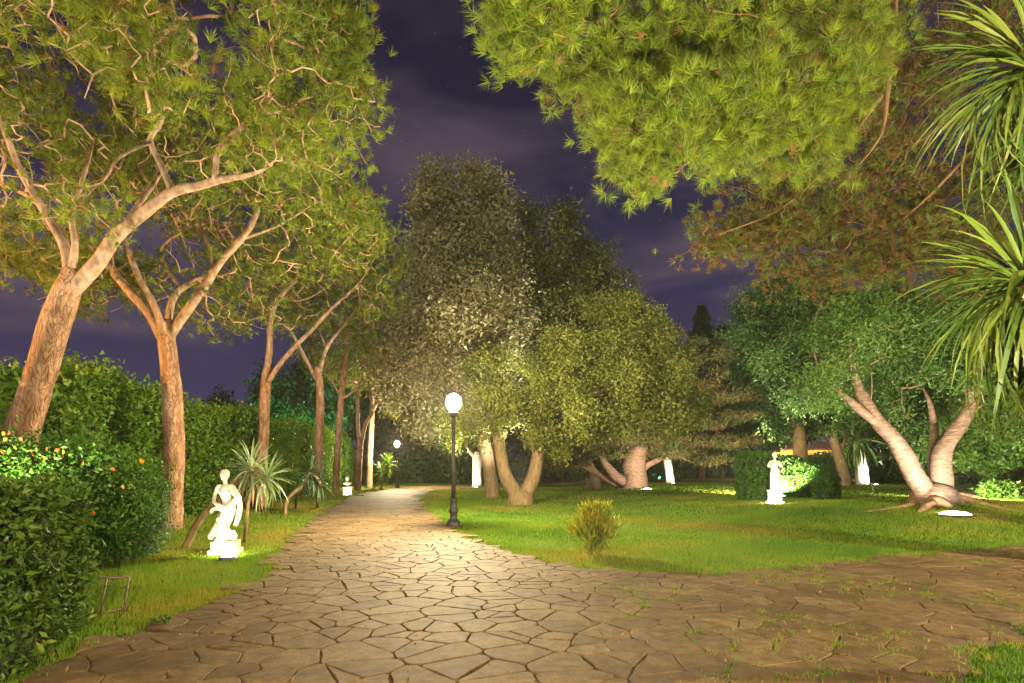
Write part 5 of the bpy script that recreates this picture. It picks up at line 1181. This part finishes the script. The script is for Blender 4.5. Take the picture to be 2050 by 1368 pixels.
def statue_venus():
    b = gnd(452, 1108)
    t = thing('statue', 'white marble statue of a draped woman floodlit beside the leaning yucca', 'statue', b, R(12))
    plinth(t, [(.52, .46, -.03, .09), (.44, .38, .09, .245)], M['old_marble'])
    z = .245; P = []
    # body: feet left of centre, hips swung right, head over the middle (height 1.34 m)
    P += [folds([(-.07, 0, z, .125, .11), (-.07, 0, z + .12, .105, .095), (-.04, 0, z + .28, .105, .095), (0, 0, z + .42, .125, .11), (.03, .0, z + .56, .135, .11), (.05, 0, z + .66, .12, .095), (.05, 0, z + .70, .11, .09)], 9, .07, .35)]
    P += [tube_part([(-.12, -.06, z + .02, .045), (-.13, -.12, z + .03, .035), (-.13, -.17, z + .02, .022)])]     # foot
    P += [tube_part([(.03, -.02, z + .60, .075), (-.03, -.07, z + .46, .068), (-.07, -.085, z + .36, .06), (-.08, -.05, z + .2, .05)])]  # forward knee
    P += [tube_part([(.05, 0, z + .64, .125), (.035, 0, z + .75, .10), (.01, 0, z + .85, .105), (-.005, 0, z + .95, .11), (-.005, .01, z + 1.03, .085), (-.01, .01, z + 1.08, .045), (-.015, 0, z + 1.16, .042)])]
    P += [ellipsoid((-.055, -.075, z + .91), (.05, .045, .048)), ellipsoid((.05, -.075, z + .91), (.05, .045, .048)), ellipsoid((-.11, 0, z + 1.02), (.06, .06, .055)), ellipsoid((.10, 0, z + 1.02), (.06, .06, .055))]
    P += head_parts((-.02, -.01, z + 1.245), .205, -.35, .08)
    # right arm bent down to the drapery, left arm holding the cloth up beside the hip
    P += [tube_part([(-.13, 0, z + 1.02, .05), (-.19, .02, z + .87, .04), (-.2, -.04, z + .76, .036), (-.13, -.12, z + .70, .028)])] + hand_parts((-.13, -.12, z + .70), (.6, -.2, -.1), 1)
    P += [tube_part([(.12, 0, z + 1.02, .05), (.2, .03, z + .88, .04), (.24, -.03, z + .78, .036), (.20, -.1, z + .84, .028)])] + hand_parts((.20, -.1, z + .84), (-.3, -.2, .6), -1)
    # cloth: from the raised hand across the hips, its end blown out to the left
    P += [tube_part([(.22, -.06, z + .90, .03), (.20, -.06, z + .78, .055), (.12, -.11, z + .68, .06), (.0, -.13, z + .62, .055), (-.12, -.10, z + .63, .045), (-.21, -.06, z + .60, .035), (-.25, -.05, z + .54, .028)])]
    P += [tube_part([(.24, -.02, z + .86, .035), (.25, 0, z + .65, .05), (.22, 0, z + .45, .05), (.17, 0, z + .28, .035)])]
    P += [tube_part([(-.10, -.13, z + .44, .05), (-.04, -.15, z + .34, .05), (.06, -.12, z + .22, .045), (.1, -.08, z + .1, .04)])]
    body = obj('figure', remeshed('figure', P, .0085, M['marble'], 2), t)
    # round jar at the foot and the fish-like support on the other side
    jar = [ellipsoid((.13, -.02, z + .085), (.08, .08, .085)), tube_part([(.13, -.02, z + .15, .042), (.13, -.02, z + .18, .036), (.13, -.02, z + .195, .05)])]
    obj('jar', remeshed('jar', jar, .012, M['old_marble'], 1), t)
    sup = [tube_part([(-.2, .05, z - .01, .05), (-.235, .02, z + .10, .08), (-.2, .02, z + .2, .065), (-.15, .05, z + .34, .05), (-.13, .06, z + .5, .035)]), ellipsoid((-.25, -.02, z + .09), (.07, .07, .07))]
    obj('support', remeshed('support', sup, .012, M['old_marble'], 1), t)
    return b
bs = statue_venus()
f1 = gnd(457, 1121)
ground_spot('bright floodlight on the grass at the foot of the draped woman statue', f1[0], f1[1], (bs[0] + .05, bs[1], bs[2] + .35), 260, (1.0, .86, .48), 128, .14)
def statue_column():
    b = gnd(1551, 1008)
    t = thing('statue', 'slender white statue with folded arms floodlit inside the curved hedge', 'statue', b, R(-8))
    plinth(t, [(.5, .5, -.05, .08), (.38, .38, .08, .42), (.44, .44, .42, .48)], M['marble'])
    z = .48; P = []
    P += [folds([(0, 0, z, .17, .15), (0, 0, z + .15, .15, .135), (.01, 0, z + .4, .16, .14), (.02, 0, z + .58, .17, .14), (.01, 0, z + .72, .13, .11), (0, 0, z + .78, .11, .1)], 10, .07, .2)]
    P += [tube_part([(.01, 0, z + .7, .115), (0, 0, z + .82, .10), (0, 0, z + .95, .115), (0, 0, z + 1.02, .09), (0, 0, z + 1.08, .045), (0, 0, z + 1.14, .042)])]
    P += head_parts((0, -.01, z + 1.23), .2, .25, .05)
    for s in (-1, 1):
        P += [ellipsoid((s * .12, 0, z + 1.0), (.06, .06, .055)), tube_part([(s * .14, 0, z + 1.0, .05), (s * .22, -.03, z + .88, .042), (s * .2, -.10, z + .84, .036), (s * .06, -.15, z + .92, .028)])] + hand_parts((s * .06, -.15, z + .92), (-s * .7, -.1, .3), s)
        P += [ellipsoid((s * .05, -.08, z + .9), (.05, .045, .045))]
    obj('figure', remeshed('figure', P, .012, M['marble'], 2), t)
    return b
bs2 = statue_column()
f2 = gnd(1541, 1012)
ground_spot('small floodlight in the grass before the folded-arm statue', f2[0], f2[1], (bs2[0], bs2[1], bs2[2] + .8), 240, (1.0, .96, .85), 150, .10)
def statue_bust():
    b = gnd(695, 992)
    t = thing('statue', 'far small white bust on a block pedestal at the path edge under the pines', 'statue', b, R(20))
    plinth(t, [(.55, .55, -.04, .1), (.42, .42, .1, .42), (.5, .5, .42, .48)], M['marble'])
    P = [tube_part([(0, 0, .46, .09), (0, 0, .52, .07), (0, 0, .58, .12), (0, 0, .68, .17), (0, 0, .76, .14), (0, 0, .82, .06), (0, 0, .88, .06)])] + head_parts((0, -.02, .98), .25)
    P += [ellipsoid((s * .15, 0, .68), (.09, .09, .09)) for s in (-1, 1)]
    obj('figure', remeshed('figure', P, .014, M['marble'], 2), t)
    return b
bs3 = statue_bust()
ground_spot('tiny floodlight before the far white bust', bs3[0] + .12, bs3[1] - .55, (bs3[0], bs3[1], .5), 150, (1.0, .95, .85), 110, .08)
# floodlights under the trees, some of them added as fill or assumed
f3 = gnd(1912, 1031)
ground_spot('wide bright floodlight sunk in the grass below the forked tree roots', f3[0], f3[1], (bO[0] - .2, bO[1], 6.2), 2100, (1.0, .93, .76), 140, .42, tall=.012)
ground_spot('added fill floodlight on the paving below the overhanging pine', 0.6, 2.5, (1.9, 7.3, 6.0), 8000, (1.0, .90, .55), 92, .14)  # added below the view to brighten the tufts without lighting the path
ground_spot('added fill floodlight hidden behind the clipped hedge aimed at the leaning pine', -7.0, 6.9, (-6.8, 9.6, 9.0), 4500, (1.0, .88, .60), 84, .14)  # added where the hedge hides it, to brighten the pine crown from below
ground_spot('added fill floodlight hidden behind the U-forked oak trunk', 0.45, 26.2, (-3.0, 30, 12.5), 15000, (1.0, .88, .66), 110, .14)  # added out of sight to lift the tall pale tree
ground_spot('added fill floodlight behind the roots of the forked tree aimed at the shrubs', 16.7, 21.2, (24, 27, 3.0), 6500, (1.0, .93, .66), 150, .10)  # added to brighten the dim shrubs on the right, unseen behind the roots
ground_spot('added fill floodlight behind the curved hedge aimed at the cedar boughs', 10.6, 24.6, (13.5, 39, 6.5), 22000, (1.0, .80, .52), 80, .14)  # added fill, out of view, so the layered boughs show
ground_spot('added fill floodlight behind the curved hedge aimed into the dark green tree', 11.2, 23.6, (13.0, 25.0, 6.0), 4500, (1.0, .93, .70), 120, .14)  # added to lighten this crown, screened by the hedge
f4 = gnd(1296, 982)
ground_spot('floodlight in the lawn before the cedar trunk', f4[0], f4[1], (bC[0] - .2, bC[1], 3.6), 900, (1.0, .86, .68), 115, .28)
ground_spot('small floodlight at the white trunk beyond the path', at(953, 972, 44.5)[0], 44.6, (at(955, 972, 46)[0], 46, 1.5), 420, (1.0, .93, .85), 90, .12)
ground_spot('small floodlight at the slim pale trunk right of the cedar', at(1346, 967, 43)[0], 42.8, (at(1340, 940, 44)[0], 44, 1.5), 420, (1.0, .94, .85), 90, .14)
ground_spot('floodlight at the foot of the palm', at(1732, 960, bp[1])[0] , bp[1] - 1.2, (bp[0], bp[1], 1.6), 900, (1.0, .97, .88), 100, .14)
ground_spot('assumed green floodlight in the woodland beyond the path', -5.0, 57.0, (-6.0, 64, 3.0), 3500, (.08, 1.0, .55), 140, .12, 'greenlens')  # assumed source for the teal glow between the far trunks
ground_spot('assumed green floodlight beyond the path behind the U-forked oak', 2.4, 58.6, (3.5, 64, 2.5), 3000, (.08, 1.0, .55), 130, .12, 'greenlens')  # assumed too, for the green tint on the woods here
ground_spot('assumed green floodlight beyond the end of the ivy hedge', -17.0, 46.0, (-18.0, 54, 6.0), 16000, (.08, 1.0, .5), 140, .12, 'greenlens')  # assumed lamp behind the teal light on the tree past the hedge
ground_spot('assumed green floodlight in the woodland behind the cedar', 15.0, 58.0, (16.0, 64, 2.5), 1500, (.08, 1.0, .55), 140, .12, 'greenlens')  # assumed like the other green ones, carrying the teal glow further right

# ------------------------------------------------------------------ iron hoop, garden stake
def iron_hoop():
    a, c = gnd(152, 1243), gnd(246, 1232)
    t = thing('iron_barrier', 'low dark iron hoop fence leaning in the grass by the clipped hedge', 'fence', a)
    ta, tc = at(168, 1155, a[1] + .05), at(258, 1155, c[1] + .05); tl = at(152, 1146, a[1] + .02)
    tm = (ta + tc) / 2 - [0, 0, .012]
    V, F = tubes([smooth_path([[*tl, .013], [*ta, .015], [*tm, .015], [*tc, .015]], .03)], 8); obj('top_rail', npmesh('top_rail', V - a, F, M['rust_iron'], smooth=True), t)
    for p, q in ((a, ta), (c, tc)):
        V, F = tubes([np.array([[*(p - [0, 0, .05]), .012], [*q, .012]])], 8); obj('leg', npmesh('leg', V - a, F, M['rust_iron'], smooth=True), t)
    la, lc = a + (ta - a) * .06, c + (tc - c) * .17
    V, F = tubes([np.array([[*la, .009], [*lc, .009]])], 6); obj('lower_rail', npmesh('lower_rail', V - a, F, M['rust_iron'], smooth=True), t)
    V, F = tubes([np.array([[*((la + lc) / 2), .011], [*tm, .011]])], 6); obj('upright', npmesh('upright', V - a, F, M['rust_iron'], smooth=True), t)
iron_hoop()
def stake():
    b = gnd(1748, 992)
    t = thing('garden_stake', 'thin dark irrigation stake standing on the lawn before the roots', 'stake', b)
    V, F = tubes([np.array([[.02, 0, -.05, .018], [0, 0, .3, .015], [-.06, 0, .52, .015]])], 8); obj('post', npmesh('post', V, F, M['iron'], smooth=True), t)
    V, F = tubes([np.array([[-.16, 0, .50, .018], [-.06, 0, .53, .02], [.05, 0, .54, .018]])], 8); obj('head', npmesh('head', V, F, M['iron'], smooth=True), t)
    obj('foot_plate', box_mesh('foot_plate', [(-.05, 0, .01, .4, .12, .03)], M['iron'], .008), t)
stake()

# ------------------------------------------------------------------ orange building far right
def building():
    Yb = 66.0; x0, x1 = at(1530, 900, Yb)[0], at(1692, 900, Yb)[0]; g = .38
    cx = (x0 + x1) / 2; w = x1 - x0
    t = thing('garden_building', 'low orange lit building with brown roof beyond the curved hedge', 'building', (cx, Yb, g))
    hz = 3.2
    bm_parts = [(0, 2.0, hz / 2, w, 4.0, hz)]
    obj('wall', box_mesh('wall', bm_parts, M['plaster']), t)
    V = np.array([(-w / 2 - .5, -.6, hz), (w / 2 + .5, -.6, hz), (w / 2 + .5, 4.6, hz), (-w / 2 - .5, 4.6, hz), (-w / 2 - .5, -.6, hz + .22), (w / 2 + .5, -.6, hz + .22), (w / 2 + .5, 4.6, hz + .22), (-w / 2 - .5, 4.6, hz + .22), (-w / 2 + .6, 2, hz + 1.1), (w / 2 - .6, 2, hz + 1.1)])
    F4 = np.array([(3, 2, 1, 0), (0, 1, 5, 4), (2, 3, 7, 6), (1, 2, 6, 5), (3, 0, 4, 7), (4, 5, 9, 8), (6, 7, 8, 9)]); F3 = np.array([(5, 6, 9), (7, 4, 8)])
    obj('roof', npmesh('roof', V, [F4, F3], M['roof']), t)
    for wx, ww, wz0, wz1, nm in ((2.9, 1.1, 0, 2.2, 'door'), (-2.6, 1.3, 1.0, 2.2, 'window'), (0.1, 1.3, 1.0, 2.2, 'window')):
        d = obj(nm, box_mesh(nm, [(wx, -.02, (wz0 + wz1) / 2, ww, .06, wz1 - wz0)], M['door' if nm == 'door' else 'glassdark']), t)
        fr = [(wx - ww / 2 - .05, -.04, (wz0 + wz1) / 2, .1, .12, wz1 - wz0 + .1), (wx + ww / 2 + .05, -.04, (wz0 + wz1) / 2, .1, .12, wz1 - wz0 + .1), (wx, -.043, wz1 + .05, ww + .2, .12, .1)]
        if nm == 'window': fr.append((wx, -.046, (wz0 + wz1) / 2, .06, .09, wz1 - wz0))
        obj('frame', box_mesh('frame', fr, M['frame']), d)
    lm = obj('wall_lamp', box_mesh('wall_lamp', [(1.75, -.14, 2.1, .25, .26, .35)], M['wallbulb'], .04), t)
    light('bulb', 'POINT', (1.75, -.7, 2.1), 420, (1.0, .62, .22), t, .1)
    light('bulb', 'POINT', (-2.4, -.8, 2.9), 260, (1.0, .62, .22), t, .1)
    obj('wall_lamp', box_mesh('wall_lamp', [(-2.4, -.14, 2.7, .2, .24, .25)], M['wallbulb'], .04), t)
building()
def blue_light():
    p = at(1597, 861, 60)
    t = thing('mast_light', 'tiny blue light on a thin mast above the orange building', 'light', (p[0], 60, .38))
    V, F = tubes([np.array([[0, 0, -.1, .06], [0, 0, p[2] - .5, .04]])], 8); obj('mast', npmesh('mast', V, F, M['iron'], smooth=True), t)
    V, F = ellipsoid((0, 0, p[2] - .38), (.16, .16, .16)); obj('bulb', npmesh('bulb', V, F, M['bluebulb'], smooth=True), t)
blue_light()

# ------------------------------------------------------------------ woodland behind
def woodland():
    rng = np.random.default_rng(501)
    protos = []
    for k in range(3):
        V, F = tubes([smooth_path([[0, 0, -.2, .3], [.1 * (k - 1), 0, 3, .24], [.3 * (k - 1), .2, 6, .16], [.2, 0, 10, .05]], .8)], 8, .03)
        tr = npmesh('trunk', V, F, M['wood_bark'], smooth=True)
        d = rand_dirs(420, rng); r = 1 - .55 * rng.random(420)
        C = np.array([0, 0, 6.8]) + d * r[:, None] * np.array([3.6, 3.2, 4.6]) * (1 + .22 * np.sin(d[:, :1] * 5 + k) + .2 * np.sin(d[:, 2:] * 6 + 2 * k))
        C = C[C[:, 2] > 1.4]
        V, F, var = leaf_cloud(C, 34, .75, .38, .22, rng, .3, .2, tri=True)
        protos.append((tr, npmesh('crown', V, F, M['backwood'], var)))
    spots = [(19, 46), (27.5, 39), (23, 52), (31, 46), (-22, 52), (-18.5, 57), (-24, 64), (-15, 64), (-11.5, 68), (-7.5, 64), (-4.5, 70), (-1, 67), (2.0, 72), (5.5, 68), (9.5, 72), (13, 69), (17.5, 73), (21, 67), (24.5, 74), (28, 80), (34, 84), (40, 84), (46, 78), (50, 70), (44, 62), (52, 60), (40, 50), (48, 48), (56, 50), (44, 40), (52, 38), (58, 42), (36, 44), (-30, 58), (-27, 72), (-9, 78), (6, 82), (20, 84)]
    for i, (x, y) in enumerate(spots):
        t = thing('woodland_tree', 'dim dark leafy tree in the woodland behind the garden', 'tree', (x, y, float(hgt(x, y))), rng.random() * 6, 'woodland trees behind the garden')
        s = .72 + .4 * rng.random()
        if x > 30: s *= .85
        t.scale = (s, s, s * (.9 + .2 * rng.random()))
        tr, cr = protos[i % 3]
        obj('trunk', tr, t); obj('crown', cr, t)
    V = None
    mes = []
    for k in range(3):
        d = rand_dirs(260, rng); d[:, 2] = np.abs(d[:, 2])
        C = d * (1 - .5 * rng.random(260))[:, None] * np.array([1.7, 1.3, 1.4])
        V, F, var = leaf_cloud(C, 32, .4, .24, .13, rng, .3, .1, tri=True); mes.append(npmesh('foliage', V, F, M['backwood'], var))
    for i in range(46):
        x = -20 + i * 1.75 + rng.normal() * .5; y = 62 + rng.normal() * 2.0 + (13 if 22 < x < 46 else 0)
        if x > 40: y = 56 - (x - 40) * .6
        t = thing('woodland_shrub', 'dark undergrowth shrub along the edge of the woodland', 'shrub', (x, y, float(hgt(x, y))), rng.random() * 6, 'undergrowth shrubs at the woodland edge')
        s = 1.25 + .8 * rng.random(); t.scale = (s, s, s * 1.2)
        obj('foliage', mes[i % 3], t)
woodland()

# ------------------------------------------------------------------ thin haze added to stand in for lens bloom round the lamps
def haze(density):
    m, nt, N, L, o = new_mat('bloom_haze')
    v = N.new('ShaderNodeVolumePrincipled'); v.inputs['Color'].default_value = (1, .97, .9, 1); v.inputs['Density'].default_value = density; v.inputs['Anisotropy'].default_value = 0.3
    L.new(v.outputs[0], o.inputs['Volume'])
    h = obj('haze', box_mesh('haze', [(0, 30, 14.5, 340, 160, 31.2)], m)); h['kind'] = 'stuff'; h['label'] = 'thin haze added for the bloom round the lamps'; h['category'] = 'haze'
haze(0.00026)
